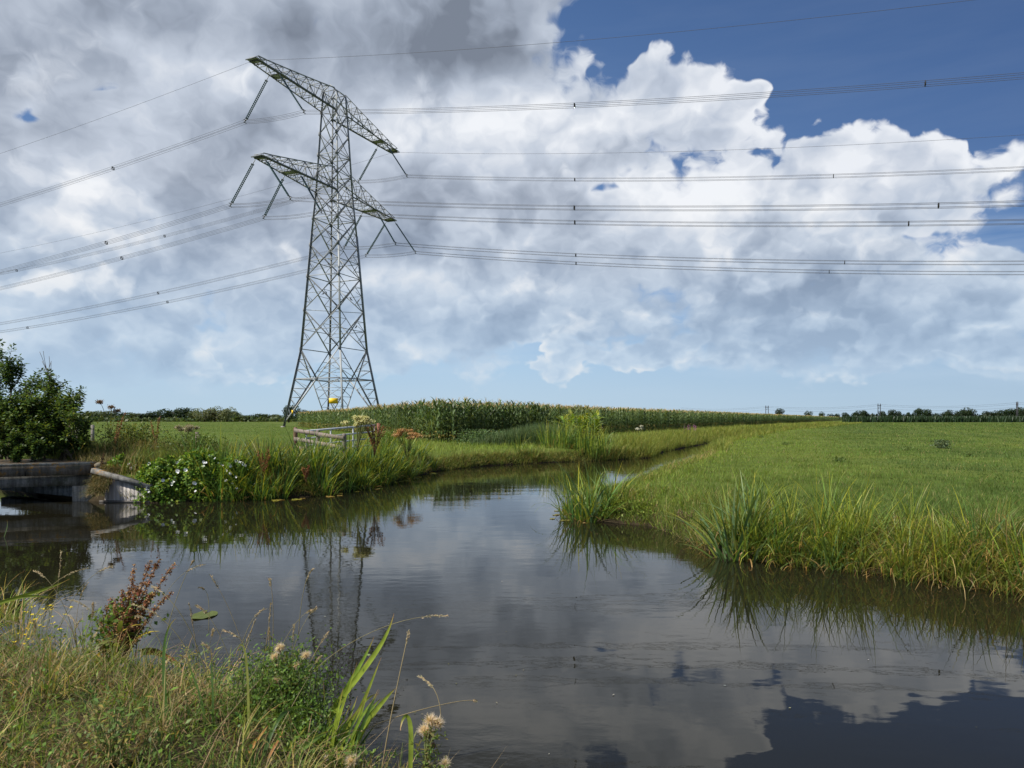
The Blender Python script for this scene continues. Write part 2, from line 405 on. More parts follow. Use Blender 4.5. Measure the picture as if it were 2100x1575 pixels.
def near_bank(x, y):       # the camera's own side
    return y < np.interp(x, [-60, -24, -14, -8.5, -5.4, -2.9, -1.2, 0, 5, 14, 24], [28, 20, 13.5, 10.5, 8.0, 7, 6.0, 5, 4, 2, 0])
def ground_z(x, y):
    sd_ = canal_sd(x, y) + (fbm(x, y, .9, 5) - .5) * .35
    z = np.interp(sd_, [-2.5, -1.0, -.35, 0, .18, .5, 1.1], [-1.5, -1.3, -.95, -.6, -.40, -.14, 0.0])
    z = z + (fbm(x, y, 1.7, 2) - .5) * .10 * (sd_ > 0)
    # path level by the bridge
    z = z + np.where(sd_ > 0, .34 * np.exp(-(((x + 13) / 5) ** 2 + ((y - 19.5) / 3.5) ** 2)) * np.clip(sd_ / .8, 0, 1), 0)
    # maize field slightly crowned
    nb = near_bank(x, y)
    return z - np.where(nb & (sd_ > 0), .04, 0)
def axis(parts):
    out = []
    for a, b, s in parts: out.append(np.arange(a, b, s))
    return np.concatenate(out)
gx = np.concatenate([-np.geomspace(3200, 60, 26), axis([(-58, -16, 1.5), (-16, 12, .2), (12, 64, .7), (64, 120, 2.0)]), np.geomspace(122, 3200, 22)])
gy = np.concatenate([-np.geomspace(800, 12, 12), axis([(-10, 1, 1.0), (1, 7, .15), (7, 40, .25), (40, 120, 1.0), (120, 240, 3.0)]), np.geomspace(244, 4500, 22)])
GX, GY = np.meshgrid(gx, gy)
GZ = ground_z(GX, GY)
nx, ny = len(gx), len(gy)
ii = (np.arange(ny - 1)[:, None] * nx + np.arange(nx - 1)[None]).ravel()
gme = mesh_data('ground', np.stack([GX.ravel(), GY.ravel(), GZ.ravel()], 1), [np.stack([ii, ii + 1, ii + nx + 1, ii + nx], 1)], None, None, True)
mg, g = new_mat('meadow_soil')
geo = g.new('ShaderNodeNewGeometry'); P = geo.outputs['Position']
px, py, pz = g.sep(P)
n1 = g.noise(P, .12, 4, .6, dim='3D'); n2 = g.noise(P, 1.6, 6, .65, dim='3D'); n3 = g.noise(P, 14.0, 5, .7, dim='3D')
gr = g.ramp(n1, [(.3, (.075, .105, .020)), (.5, (.10, .135, .024)), (.7, (.14, .165, .032))])
gr = g.mix(g.mr(n2, .35, .7), gr, g.v('MULTIPLY', gr, (.6, .66, .6)))
gr = g.mix(g.mr(n3, .45, .75, 0, .6), gr, g.v('MULTIPLY', gr, (1.5, 1.3, 1.1)))
nearf = g.mr(py, 6.5, 11.0, 1, 0); gr = g.mix(nearf, gr, g.mix(n3, (.022, .018, .009), (.085, .07, .03)))
soil = g.mix(n3, (.016, .012, .007), (.06, .046, .026))
bankf = g.mr(pz, -.5, -.12, 0, 1)
cgr = g.mix(bankf, soil, gr)
bp = g.new('ShaderNodeBump'); bp.inputs['Strength'].default_value = .6; bp.inputs['Distance'].default_value = .06
g.l.new(g.m('ADD', n2, g.m('MULTIPLY', n3, .5)), bp.inputs['Height'])
finish(g, princ(g, cgr, .95, .1, 0, bp.outputs[0])); gme.materials.append(mg)
tagit(link('ground', gme), kind='structure')

mw, g = new_mat('canal_water')
P = g.new('ShaderNodeNewGeometry').outputs['Position']
wx, wy, wz_ = g.sep(P)
Ps = g.comb(g.m('MULTIPLY', wx, .75), g.m('MULTIPLY', wy, 1.5), 0.0)
a1 = g.noise(Ps, 1.1, 3, .5); a2 = g.noise(Ps, 6.0, 3, .55); a3 = g.noise(g.v('MULTIPLY', P, (.22, .6, 1)), 1.0, 3, .6)
patch = g.mr(a3, .44, .66, .12, 1.0, smooth=True)
hgt = g.m('ADD', g.m('MULTIPLY', a1, .0045), g.m('MULTIPLY', g.m('MULTIPLY', a2, .0018), patch))
bp = g.new('ShaderNodeBump'); bp.inputs['Strength'].default_value = .5; bp.inputs['Distance'].default_value = 1.0
g.l.new(hgt, bp.inputs['Height'])
p = princ(g, (.013, .012, .007), .010, .5, 0, bp.outputs[0])
p.node.inputs['IOR'].default_value = 1.333
finish(g, p)
wsz = [(-70, -8), (120, -8), (120, 240), (-70, 240)]
wo_ = link('water', mesh_data('water', [(x, y, WZ) for x, y in wsz], [[(0, 1, 2, 3)]], mw)); tagit(wo_, kind='structure')

def px2x(px, d): return (px - CX) / F * d
def px_ground(px, py, z=0.0):
    d = F * (CAMZ - z) / (py - HY); return px2x(px, d), d
# ------------------------------------------------------------------ the transmission tower and its cables
TC = np.array((-29.3, 117.2)); TA = np.array((.377, .926)); TN = np.array((.926, -.377))
def tp(a, n, z): p = TC + TA * a + TN * n; return np.array((p[0], p[1], z))
HB = lambda z: float(np.interp(z, [0, 12.6, 31.7, 37.8, 51.4, 56], [5.65, 3.75, 2.55, 2.1, 1.45, 1.2]))
Z1, Z2 = 38.15, 51.4           # lower and upper crossarm
steel = (.30, .315, .32); steel_shade = (.125, .135, .14); steel_lit = (.40, .41, .41)  # one steel in mid, shaded and sunlit tones; light painted per member
tower = tagit(empty('transmission_tower', tp(0, 0, 0)), 'tall grey steel lattice power pylon with two crossarms standing in the maize', 'electricity pylon')
def tobj(mb, name, mat=M_STEEL, parent=None):
    o = mb.obj(name, mat, parent or tower)
    if not parent: o.location = -tower.location
    return o
lv = [0, 12.6, 19, 24.5, 29.6, 34, 38.15, 41.3, 44.4, 47.8, 51.4]
def cor(k, z):
    sa, sn = ((-1, -1), (-1, 1), (1, 1), (1, -1))[k]; b = HB(z); return tp(sa * b, sn * b, z)
for k in range(4):
    mb = MB()
    zz_ = [0, 12.6, 31.7, 38.15, 51.4, 54.8]
    for a, b in zip(zz_[:-1], zz_[1:]):
        wdt = .30 if b < 32 else .23
        mb.angle(cor(k, a), cor(k, b), wdt, 1 if k % 2 else -1, steel if k != 3 else steel_shade)
    q = cor(k, 0); mb.bar(q - (0, 0, 1.0), q + (0, 0, .18), .6, .6, (.2, .19, .17))
    for z in lv[1:]:
        c = cor(k, z); mb.bar(c - (0, 0, .28), c + (0, 0, .28), .34, .34, (.17, .18, .19))
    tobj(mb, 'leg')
br = MB()
def lerp(a, b, t): return a + (b - a) * t
for fc in range(4):
    k0, k1 = fc, (fc + 1) % 4
    for i in range(1, len(lv) - 1):
        za, zb = lv[i], lv[i + 1]
        A, B, A2, B2 = cor(k0, za), cor(k1, za), cor(k0, zb), cor(k1, zb)
        wd_ = .14 if i < 6 else .115
        c1 = steel_shade if fc in (1, 3) else steel; c2 = steel_lit if fc == 3 else steel  # sun and shade put into the brace colours by face
        br.angle(A, B2, wd_, 1, c2); br.angle(B, A2, wd_, -1, steel_shade)
        X = (A + B2) / 2
        # redundant members
        for L0, L1, D0, D1 in ((A, A2, A, B2), (B, B2, B, A2), (A, A2, A2, B), (B, B2, B2, A)):
            if i < 6:
                for t in (.25,):
                    m1 = lerp(D0, D1, t * 1.0); m0 = lerp(L0, L1, .25 if D0 is L0 else .75)
                    br.bar(m0, m1, .06, .06, steel)
                    br.bar(lerp(L0, L1, .5), m1, .06, .06, steel_shade if fc % 2 else steel)
        if i in (2, 4, 6, 7, 10): br.angle(A2, B2, .12, 1, steel)
        if i in (1, 3):
            zm = (za + zb) / 2; br.bar(cor(k0, zm), cor(k1, zm), .09, .09, steel)
        if i < 6: br.bar((A + A2) / 2, X, .06, .06, steel)
    br.angle(cor(k0, 12.6), cor(k1, 12.6), .12, 1, steel) if fc % 2 else None
    # splayed base: leg - horizontal - knee
    zh = 7.7; H0, H1 = cor(k0, zh), cor(k1, zh); Mh = (H0 + H1) / 2
    br.angle(H0, H1, .18, 1, steel); 
    T0, T1, F0, F1 = cor(k0, 12.6), cor(k1, 12.6), cor(k0, .4), cor(k1, .4)
    br.angle(T0, Mh, .16, 1, steel_shade); br.angle(T1, Mh, .16, -1, steel_lit if fc in (0, 3) else steel)
    br.angle(Mh, F0, .18, 1, steel_lit if fc in (0, 3) else steel); br.angle(Mh, F1, .18, -1, steel_shade)
    for E, Fo, s in ((H0, F0, k0), (H1, F1, k1)):
        pts_l = [lerp(Fo, E, t) for t in (.2, .4, .6, .8)]; pts_d = [lerp(Fo, Mh, t) for t in (.2, .4, .6, .8)]
        for a, b in zip(pts_l, pts_d): br.bar(a, b, .07, .07, steel)
        for a, b in zip(pts_l[1:] + [E], pts_d): br.bar(a, b, .06, .06, steel_shade if fc % 2 else steel)
    for E, T in ((H0, T0), (H1, T1)):
        for t in (.33, .66): br.bar(lerp(E, T, t), lerp(Mh, T, t), .07, .07, steel)
        br.bar(lerp(E, T, .33), Mh, .06, .06, steel); br.bar(lerp(E, T, .66), lerp(Mh, T, .33), .06, .06, steel)
for z in (7.7, 19, 34, 38.15, 44.4, 51.4):
    br.bar(cor(0, z), cor(2, z), .08, .08, steel); br.bar(cor(1, z), cor(3, z), .08, .08, steel)
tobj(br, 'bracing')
# apex over the upper crossarm
ap = MB()
pk0, pk1 = tp(-1.0, 0.0, 55.9), tp(1.0, 0.0, 55.6)
for k in range(4):
    c = cor(k, 54.8); ap.bar(c, pk0 if k < 2 else pk1, .13, .13, steel)
    ap.bar(cor(k, 51.4), cor((k + 1) % 4, 54.8), .11, .11, steel_shade if k % 2 else steel); ap.bar(cor((k + 1) % 4, 51.4), cor(k, 54.8), .11, .11, steel)
    ap.bar(c, cor((k + 1) % 4, 54.8), .1, .1, steel)
ap.bar(pk0, pk1, .12, .12, steel)
tobj(ap, 'peak')
def crossarm(zb, s, L, zt, ztip, wt, n, plats, knee=None):
    """box truss towards +a (s=1) or -a (s=-1)"""
    mb = MB(); b0 = HB(zb)
    ys = np.linspace(0, 1, n + 1)
    def pt(t, side, top):
        a = (b0 + (L - b0) * t) * s
        wb = b0 + (wt - b0) * t
        if top: wb = wb * (.82 if t < 1 else 1); z = zt + (ztip - zt) * t ** .92
        else: z = zb + .25 * t
        return tp(a, side * wb, z)
    for side in (-1, 1):
        lo = [pt(t, side, 0) for t in ys]; hi = [pt(t, side, 1) for t in ys]
        for i in range(n):
            mb.angle(lo[i], lo[i + 1], .24 if side > 0 else .2, side, steel_shade); mb.angle(hi[i], hi[i + 1], .13, side, steel)
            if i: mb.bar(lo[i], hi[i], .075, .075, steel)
            mb.bar(*((lo[i], hi[i + 1]) if i % 2 else (hi[i], lo[i + 1])), .085, .085, steel_shade if side > 0 else steel)
    for top in (0, 1):
        for i in range(1, n + 1):
            mb.bar(pt(ys[i], -1, top), pt(ys[i], 1, top), .08, .08, steel)
            mb.bar(pt(ys[i - 1], -1 if i % 2 else 1, top), pt(ys[i], 1 if i % 2 else -1, top), .06, .06, steel)
    cm = pt(1, 0, 0); mb.bar(cm - np.append(TN * wt, 0), cm + np.append(TN * wt, 0), .2, .2, steel_shade)
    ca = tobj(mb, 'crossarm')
    for t in plats:
        pl = MB(); c = pt(t, 0, 0); hw = b0 + (wt - b0) * t
        for j in range(9):
            o_ = np.append(TA * (j - 4) * .15, .16); nn = np.append(TN * (hw + .18), 0)
            pl.bar(c + o_ - nn, c + o_ + nn, .13, .05, (.50, .51, .60))
        for e in (-.85, .85):
            o_ = np.append(TA * e, .08); nn = np.append(TN * (hw + .18), 0); pl.bar(c + o_ - nn, c + o_ + nn, .08, .16, steel_shade)
        tobj(pl, 'platform', parent=ca)
LU = 18.5; LL = 17.5
crossarm(Z2, -1, LU, 55.0, 52.2, .75, 10, (.70, .985))
crossarm(Z2, 1, LU, 55.0, 52.2, .75, 10, (.70, .985))
crossarm(Z1, -1, LL, 41.9, 38.9, .8, 9, (.56, .975))
crossarm(Z1, 1, LL, 41.9, 38.9, .8, 9, (.56, .975))
# insulators: each phase has one string towards each span
GLASS = vcol_mat('insulator_glass', .25, .6, 0, 5, .1)
def insulator(top, bot):
    mb = MB(); d = bot - top; L = np.linalg.norm(d); u = d / L
    side = np.array((-u[1], u[0], 0)); side /= np.linalg.norm(side) + 1e-9; side = np.append(TA, 0)
    a = top + d * .10; b = bot - d * .07
    mb.bar(top, a, .07, .07, steel); mb.bar(b, bot, .08, .08, steel_shade)
    for sgn in (-1, 1):
        o_ = side * .14 * sgn
        N = 22; pts = []; rr = []
        for i in range(N * 2 + 1):
            pts.append(a + o_ + (b - a) * i / (N * 2)); rr.append(.105 if i % 2 else .045)
        mb.tube(pts, rr, 6, (.012, .045, .035))
    for p_ in (a, b): mb.bar(p_ - side * .28, p_ + side * .28, .1, .1, steel_shade)
    w_ = np.append(TN, 0) * .3
    for z in (.32, -.12): mb.bar(bot - side * .3 + (0, 0, z), bot + side * .3 + (0, 0, z), .07, .07, steel_shade)
    mb.bar(bot + (0, 0, .35), bot - (0, 0, .15), .1, .1, steel_shade)
    return tobj(mb, 'insulator', GLASS)
PH = [('upper', Z2, -14.4, .92, 5.4), ('upper', Z2, 14.6, .9, 5.2), ('lower', Z1, -17.3, .85, 5.4), ('lower', Z1, -10.4, 1.38, 5.4), ('lower', Z1, 10.4, 1.38, 5.4), ('lower', Z1, 17.3, .85, 5.4)]
drop = 6.0
LDIR = -TN; RDIR = TN.copy()
SAGL, SAGR = 11.3, 14.0; SPAN = 350.
def para(p0, d2, s, sag, rise=0.0):
    t = s / SPAN
    return np.array((p0[0] + d2[0] * s, p0[1] + d2[1] * s, p0[2] - 4 * sag * t * (1 - t) + rise * t))
lab = {('upper', -1): 'bundled cable strung from the near end of the upper crossarm', ('upper', 1): 'bundled cable strung from the far end of the upper crossarm',
       ('lower', -17.3): 'bundled cable hung at the near tip of the lower crossarm', ('lower', -10.4): 'bundled cable hung halfway out the near lower crossarm',
       ('lower', 10.4): 'bundled cable hung halfway out the far lower crossarm', ('lower', 17.3): 'bundled cable hung at the far tip of the lower crossarm'}
wcol = (.10, .098, .105)
for nm, zb, a, hw, off in PH:
    bl = tp(a, -off, zb - drop + .1); brr = tp(a, off, zb - drop - .2)
    insulator(tp(a, -hw, zb + .15), bl); insulator(tp(a, hw, zb + .15), brr)
    key = (nm, int(np.sign(a))) if nm == 'upper' else (nm, a)
    root = tagit(empty('power_cable', bl), lab[key], 'power line', 'bundled power cables on the pylon')
    for da, dz_ in ((-.22, .2), (.22, .2), (-.22, -.22), (.22, -.22)):
        ww = MB(); o_ = np.append(TA * da, dz_)
        pts = [para(bl, LDIR, s, SAGL) + o_ for s in np.linspace(350, 0, 60)]
        pts += [lerp(bl, brr, t) + o_ - (0, 0, .25 * math.sin(math.pi * t)) for t in np.linspace(.1, .9, 8)]
        pts += [para(brr, RDIR, s, SAGR) + o_ for s in np.linspace(0, 240, 60)]
        ww.tube(pts, .021, 4, wcol)
        o = ww.obj('wire', M_WIRE, root); o.location = -root.location
    for d2, p0, sg, lst in ((LDIR, bl, SAGL, (38 + 2.2 * a / 3, 96, 150)), (RDIR, brr, SAGR, (36 - a * .3, 74 - a * .25))):
        for s in lst:
            sp = MB(); c = para(p0, d2, s, sg); q = [c + np.append(TA * x, z) for x, z in ((-.22, .2), (.22, .2), (.22, -.22), (-.22, -.22))]
            for i in range(4): sp.bar(q[i], q[(i + 1) % 4], .07, .07, (.03, .03, .03))
            sp.bar(q[0], q[2], .06, .06, (.03, .03, .03))
            o = sp.obj('spacer', M_WIRE, root); o.location = -root.location
for s_, nm in ((-1, 'thin single ground wire crossing above everything from the near upper tip'), (1, 'thin single ground wire running from the far upper tip')):
    mb = MB(); e = tp(s_ * (LU + .1), 0, Z2 + .25)
    pts = [para(e, LDIR, s, SAGL * .92) for s in np.linspace(350, 0, 60)] + [para(e, RDIR, s, 14.3) for s in np.linspace(2, 240, 60)]
    mb.tube(pts, .02, 4, wcol)
    tagit(mb.obj('ground_wire', M_WIRE), nm, 'power line')
# plates on the tower
YEL = vcol_mat('yellow_plate', .5, .4, 0, 8, .06)
def plate(c, w_, h_, n_, name='number_plate'):
    mb = MB(); n_ = np.array(n_, float); n_ /= np.linalg.norm(n_); s_ = np.array((n_[1], -n_[0], 0))
    c = np.array(c, float); mb.bar(c - s_ * w_ / 2, c + s_ * w_ / 2, .03, h_, (.85, .52, .01)) if False else None
    hu = np.array((0, 0, h_ / 2)); V = [c + s_ * x * w_ / 2 + hu * z + n_ * t for t in (0, .03) for x, z in ((-1, -1), (1, -1), (1, 1), (-1, 1))]
    mb.add(V, [[(0, 1, 2, 3), (7, 6, 5, 4), (0, 4, 5, 1), (1, 5, 6, 2), (2, 6, 7, 3), (3, 7, 4, 0)]], (.85, .55, .012))
    for x in (-.42, .42):
        p_ = c + s_ * x * w_ + n_ * .035; mb.ball(p_, .03, 6, 4, (.2, .2, .2))
    o = tobj(mb, name, YEL); return o
dcam = -np.array((-26, 112, 0)); dcam = dcam / np.linalg.norm(dcam)
cp = (np.append((px2x(684, 110), 110), CAMZ + (HY - 822) / F * 110)); plate(cp, 1.35, .85, (dcam[0] + .15, dcam[1], 0))
sb = MB()      # brackets that carry the plate on the near leg
lf = cor(1, cp[2]); sb.bar(cp + (0, .06, .2), lf + (0, .06, .2), .06, .06, steel); sb.bar(cp + (0, .06, -.2), lf + (0, .06, -.2), .06, .06, steel)
tobj(sb, 'plate_bracket')
plate(lerp(cor(0, .4), (cor(0, 7.7) + cor(1, 7.7)) / 2, .28) + np.append(-TA * .15, 0), .32, .55, np.append(-TA, 0) - (0.2, 0, 0), 'warning_plate')
# birds resting on the tower
BK = vcol_mat('crow_feathers', .6, .3, 0, 20, .2)
mb = MB()
mb.tube([(-.30, 0, .02), (-.16, 0, .10), (0, 0, .20), (.10, 0, .30), (.16, 0, .40), (.21, 0, .44)], [.02, .05, .10, .10, .065, .03], 8, (.012, .012, .014))
mb.ball((.19, 0, .44), .06, 8, 6, (.012, .012, .014)); mb.tube([(.23, 0, .44), (.33, 0, .41)], [.025, .004], 5, (.02, .02, .02))
for y in (-.04, .04): mb.tube([(.02, y, .12), (.03, y, 0)], .012, 4, (.02, .02, .02))
bird_me = mb.data('crow', BK)
spots = [(663, 602, 118, 'crow perched on a pylon brace left of the middle leg, farther left of two'), (669, 601, 118, 'crow perched on a pylon brace next to the middle leg, right one of two'),
         (720, 614, 113, 'lone crow perched on the crossbar near the right pylon leg'), (730, 671, 114, 'lowest crow on the pylon, perched by the right leg')]
for i, (x, y, d, lb) in enumerate(spots):
    z = 29.6 if False else CAMZ + (HY - y) / F * d
    o = link('crow', bird_me, None, (px2x(x, d), d, z - .2)); o.rotation_euler = (0, 0, i * 1.9)
    tagit(o, lb, 'bird', 'crows resting on the pylon')
# ------------------------------------------------------------------ maize
G_MAIZE = np.array([(.050, .080, .026), (.070, .105, .036), (.038, .062, .022), (.10, .135, .050)])
STRAW = (.36, .27, .13)
def maize_plant(segs, H=2.45, nl=12, yellow=False):
    Vs, Fs, Cs = [], [], []; n = 0
    def put(V, Fq, c):
        nonlocal n
        Vs.append(V); Fs.append(Fq + n); Cs.append(c); n += len(V)
    st = blades(np.array([[0, 0, 0], [0, 0, 0]]), H * .93, .035, [0, math.pi / 2], .02, .03, 2, (.09, .13, .045), wprof=lambda t: 1 - .5 * t, twist=0)
    put(*st)
    z = np.linspace(.12, H * .84, nl) + rng.uniform(-.04, .04, nl)
    ph0 = rng.uniform(0, 6.28); ph = ph0 + np.arange(nl) * math.pi + rng.uniform(-.5, .5, nl)
    L = np.interp(z / H, [0, .3, .6, .85], [.45, .8, .85, .55]) * rng.uniform(.85, 1.15, nl)
    up = z / H
    base = np.stack([np.zeros(nl), np.zeros(nl), z], 1)
    col = jit(G_MAIZE if not yellow else [(.13, .19, .022), (.10, .16, .02), (.19, .22, .03)], nl, .2, .1)
    low_ = (z < .6)[:, None] & (rng.random(nl) < .5)[:, None]
    col = np.where(low_, np.array((.20, .17, .06)) * rng.uniform(.6, 1.1, (nl, 1)), col)
    put(*blades(base, L, .10, ph, np.interp(up, [0, 1], [.75, .35]) + rng.uniform(-.12, .12, nl), np.interp(up, [0, 1], [1.9, 1.1]) + rng.uniform(-.4, .4, nl), segs, col,
                wprof=lambda t: np.clip(np.sin(math.pi * np.clip(t * .86 + .12, 0, 1)) ** .7, .05, 1), twist=rng.uniform(-.3, .3, nl)))
    m = 6
    put(*blades(np.array([[0, 0, H * .90]] * m), rng.uniform(.2, .34, m), .022, rng.uniform(0, 6.28, m), rng.uniform(.02, .5, m), .4, 2, jit(STRAW if not yellow else (.16, .19, .05), m, .2, .05)))
    return np.concatenate(Vs), np.concatenate(Fs), np.concatenate(Cs)
def replicate(arch, pos, rz, sx, sz, tintc=None):
    """merge many transformed copies of a few archetypes"""
    Vs, Fs, Cs = [], [], []; n = 0
    pick = rng.integers(0, len(arch), len(pos))
    for k, (V, Fq, c) in enumerate(arch):
        s = np.where(pick == k)[0]
        if not len(s): continue
        cr, sr = np.cos(rz[s])[:, None], np.sin(rz[s])[:, None]
        X = (V[None, :, 0] * cr - V[None, :, 1] * sr) * sx[s][:, None] + pos[s, 0:1]
        Y = (V[None, :, 0] * sr + V[None, :, 1] * cr) * sx[s][:, None] + pos[s, 1:2]
        Z = V[None, :, 2] * sz[s][:, None] + pos[s, 2:3]
        Vs.append(np.stack([X, Y, Z], -1).reshape(-1, 3))
        Fs.append((Fq[None] + (np.arange(len(s)) * len(V))[:, None, None] + n).reshape(-1, Fq.shape[1]))
        tv = rng.uniform(.82, 1.2, (len(s), 1, 1)) * (tintc[s][:, None, :] if tintc is not None else 1)
        Cs.append((c[None] * tv).reshape(-1, 3)); n += len(s) * len(V)
    return np.concatenate(Vs), np.concatenate(Fs), np.concatenate(Cs)
CORN = np.array((-4.0, 40.0)); fd = np.array((.51, 1)) / 1.1225; fin = np.array((-1, .51)) / 1.1225; ld = np.array((-.40, 1)) / 1.077; lin = np.array((1, .40)) / 1.077
pts = []
for r in range(0, 104):
    o = r * .75; s = 0.0
    p = CORN + fin * o
    s = -20.0
    while True:
        q = p + fd * s + rng.normal(0, .05, 2)
        if q[1] > 620: break
        dd = max(q[1], 40); step = .17 * dd / 42
        dl_ = float(np.dot(q - CORN, lin))
        if dl_ > 0 and (o < 6.5 or (dl_ < 3.2 and q[1] < 125)) and o * .9 + dl_ > .8: pts.append((q[0], q[1], r, step))
        s += step * rng.uniform(.75, 1.25)
        if o >= 6.5 and dl_ > 5: break
pts = np.array(pts)
dist = np.hypot(pts[:, 0], pts[:, 1])
# the ones one sees standing at the front get their own object
front = (pts[:, 2] < 3) | (np.abs((pts[:, :2] - CORN) @ lin) < 1.3)
order = np.argsort(dist + (~front) * 1e4)[:296]
mk = np.zeros(len(pts), bool); mk[order] = True
arch_hi = [maize_plant(4) for _ in range(6)]; arch_lo = [maize_plant(3, nl=11) for _ in range(5)]
first = None
mme = [mesh_data('maize_plant', V, [Fq], M_MAIZE, c) for V, Fq, c in arch_hi]
for i in np.where(mk)[0]:
    o = link('maize_plant', mme[rng.integers(0, 6)], None, (pts[i, 0], pts[i, 1], float(ground_z(pts[i, 0], pts[i, 1]))))
    o.rotation_euler = (rng.normal(0, .04), rng.normal(0, .04), rng.uniform(0, 6.28)); s_ = rng.uniform(.93, 1.08); o.scale = (s_, s_, s_ * rng.uniform(.93, 1.07))
    tagit(o, 'green maize plant with straw tassel in the front ranks of the field', 'maize plant', 'maize plants along the near field edge')
q = pts[~mk]; dq = np.hypot(q[:, 0], q[:, 1])
V, Fq, c = replicate(arch_lo, np.stack([q[:, 0], q[:, 1], ground_z(q[:, 0], q[:, 1])], 1), rng.uniform(0, 6.28, len(q)), np.clip(dq / 70, 1, 3.5) ** .6 * rng.uniform(.9, 1.1, len(q)), rng.uniform(.92, 1.07, len(q)))
tagit(link('maize_crop', mesh_data('maize_crop', V, [Fq], M_MAIZE, c)), 'wide dark green maize crop with straw tassels filling the field', 'maize field', kind='stuff')
# a pale patch of young maize by the reeds
ym = [mesh_data('young_maize', *(lambda a: (a[0], [a[1]], M_MAIZE, a[2]))(maize_plant(4, 1.7, 11, True))) for _ in range(3)]
for i in range(34):
    d = rng.uniform(37.5, 42); x = px2x(rng.uniform(1148, 1232), d)
    o = link('maize_plant', ym[i % 3], None, (x, d, float(ground_z(x, d)))); o.rotation_euler = (0, 0, rng.uniform(0, 6)); s_ = rng.uniform(.75, 1.1); o.scale = (s_ * 1.3, s_ * 1.3, s_)
    tagit(o, 'short yellow-green maize plant in the bright patch behind the reeds', 'maize plant', 'yellow-green maize plants behind the reeds')
# distant dark crop strip on the right
n = 9000; x = rng.uniform(118, 420, n); y = 250 + rng.uniform(0, 5, n) + (x - 118) * .05
V, Fq, c = blades(np.stack([x, y, np.zeros(n)], 1), rng.uniform(2.1, 2.6, n), .5, rng.uniform(0, 6.28, n), .15, .4, 2, jit((.020, .038, .016), n, .3, .1))
tagit(link('far_maize_crop', mesh_data('far_maize_crop', V, [Fq], M_MAIZE, c)), 'low dark band of crop along the far edge of the meadow', 'maize field', kind='stuff')

# ------------------------------------------------------------------ grasses
def scatter_polar(n, d0, d1, half=50, cond=None, az0=0.0):
    a = R(az0) + rng.uniform(-R(half), R(half), n); d = np.exp(rng.uniform(math.log(d0), math.log(d1), n))
    x = np.sin(a) * d; y = np.cos(a) * d; sd_ = canal_sd(x, y)
    k = sd_ > .02
    if cond is not None: k &= cond(x, y, sd_)
    return x[k], y[k], sd_[k], d[k]
def ditch_x(y): return np.interp(y, [15.5, 18, 21.5, 26.5, 31, 43, 83, 112, 208, 600], [1.2, 2.4, 3.8, 5.9, 7.6, 11.2, 29.5, 46, 100, 310])
def right_side(x, y): return (x > ditch_x(y)) & ~near_bank(x, y)
def in_maize(x, y):
    px_, py_ = x - CORN[0], y - CORN[1]
    return (px_ * fin[0] + py_ * fin[1] > .2) & (px_ * lin[0] + py_ * lin[1] > .2)
def grass_obj(name, x, y, h, wd, col, label, cat='grass', lean=(.05, .5), curl=(.1, .9), segs=2, tip=None, zoff=0, mat=None, phi=None):
    n = len(x); z = ground_z(x, y) - .02 + zoff
    V, Fq, c = blades(np.stack([x, y, z], 1), h, wd, rng.uniform(0, 6.28, n) if phi is None else phi, rng.uniform(*lean, n), rng.uniform(*curl, n), segs, col, tip)
    return tagit(link(name, mesh_data(name, V, [Fq], mat or M_GRASS, c)), label, cat, kind='stuff')
# right-hand meadow
x, y, s, d = scatter_polar(620000, 8.5, 260, 40, lambda x, y, s: right_side(x, y), az0=14)
pt = fbm(x, y, 3.2, 1); pt2 = fbm(x, y, 11, 4); pt3 = vnoise(x, y, .7, 8)
bank = np.clip(1 - s / 2.2, 0, 1) ** 1.3
u = (x - .5 * y)
track = np.exp(-((u - 7.5) / .5) ** 2) + np.exp(-((u - 10.2) / .5) ** 2) + .6 * np.exp(-((u - 19) / .6) ** 2)
left_b = np.clip((9 + .45 * (y - 15) - x) / 7, 0, 1) * np.clip((y - 11) / 4, 0, 1)       # fresher, yellower towards the ditch
dark_ = np.array((.052, .090, .018)); mid_ = np.array((.085, .130, .026)); lite = np.array((.15, .195, .030)); blu = np.array((.070, .112, .038))
k = np.clip((pt - .38) * 4.5, 0, 1)[:, None]
col = dark_ * (1 - k) + mid_ * k
k = (np.clip((pt2 - .5) * 3, 0, .7))[:, None]; col = col * (1 - k) + blu * k
k = np.clip(left_b * .85 + track * .45 + bank * .3, 0, 1)[:, None]; col = col * (1 - k) + lite * k
dry = (rng.random(len(x)) < .05 + .10 * bank)[:, None]; col = np.where(dry, np.array((.24, .20, .09)), col)
col = col * rng.uniform(.65, 1.4, (len(x), 1)) * (1 + rng.uniform(-.15, .15, (len(x), 3))) * np.where(pt3 > .66, .82, 1.0)[:, None] * (.8 + .45 * fbm(x, y, 24, 31))[:, None]
hh = rng.uniform(.045, .12, len(x)) * (.6 + .9 * pt + .45 * (pt3 > .66)) * (1 + bank * 1.5) * (1 - .35 * np.clip(track, 0, 1)) * (1 + rng.random(len(x)) ** 12 * 1.6)
grass_obj('meadow_grass', x, y, hh * np.interp(d, [8, 13, 20, 60, 200], [1, .85, .68, .8, 1.2]), .0052 * np.clip(d / 9, 1, 22) ** .93, col, 'short mown grass of the wide meadow right of the water')
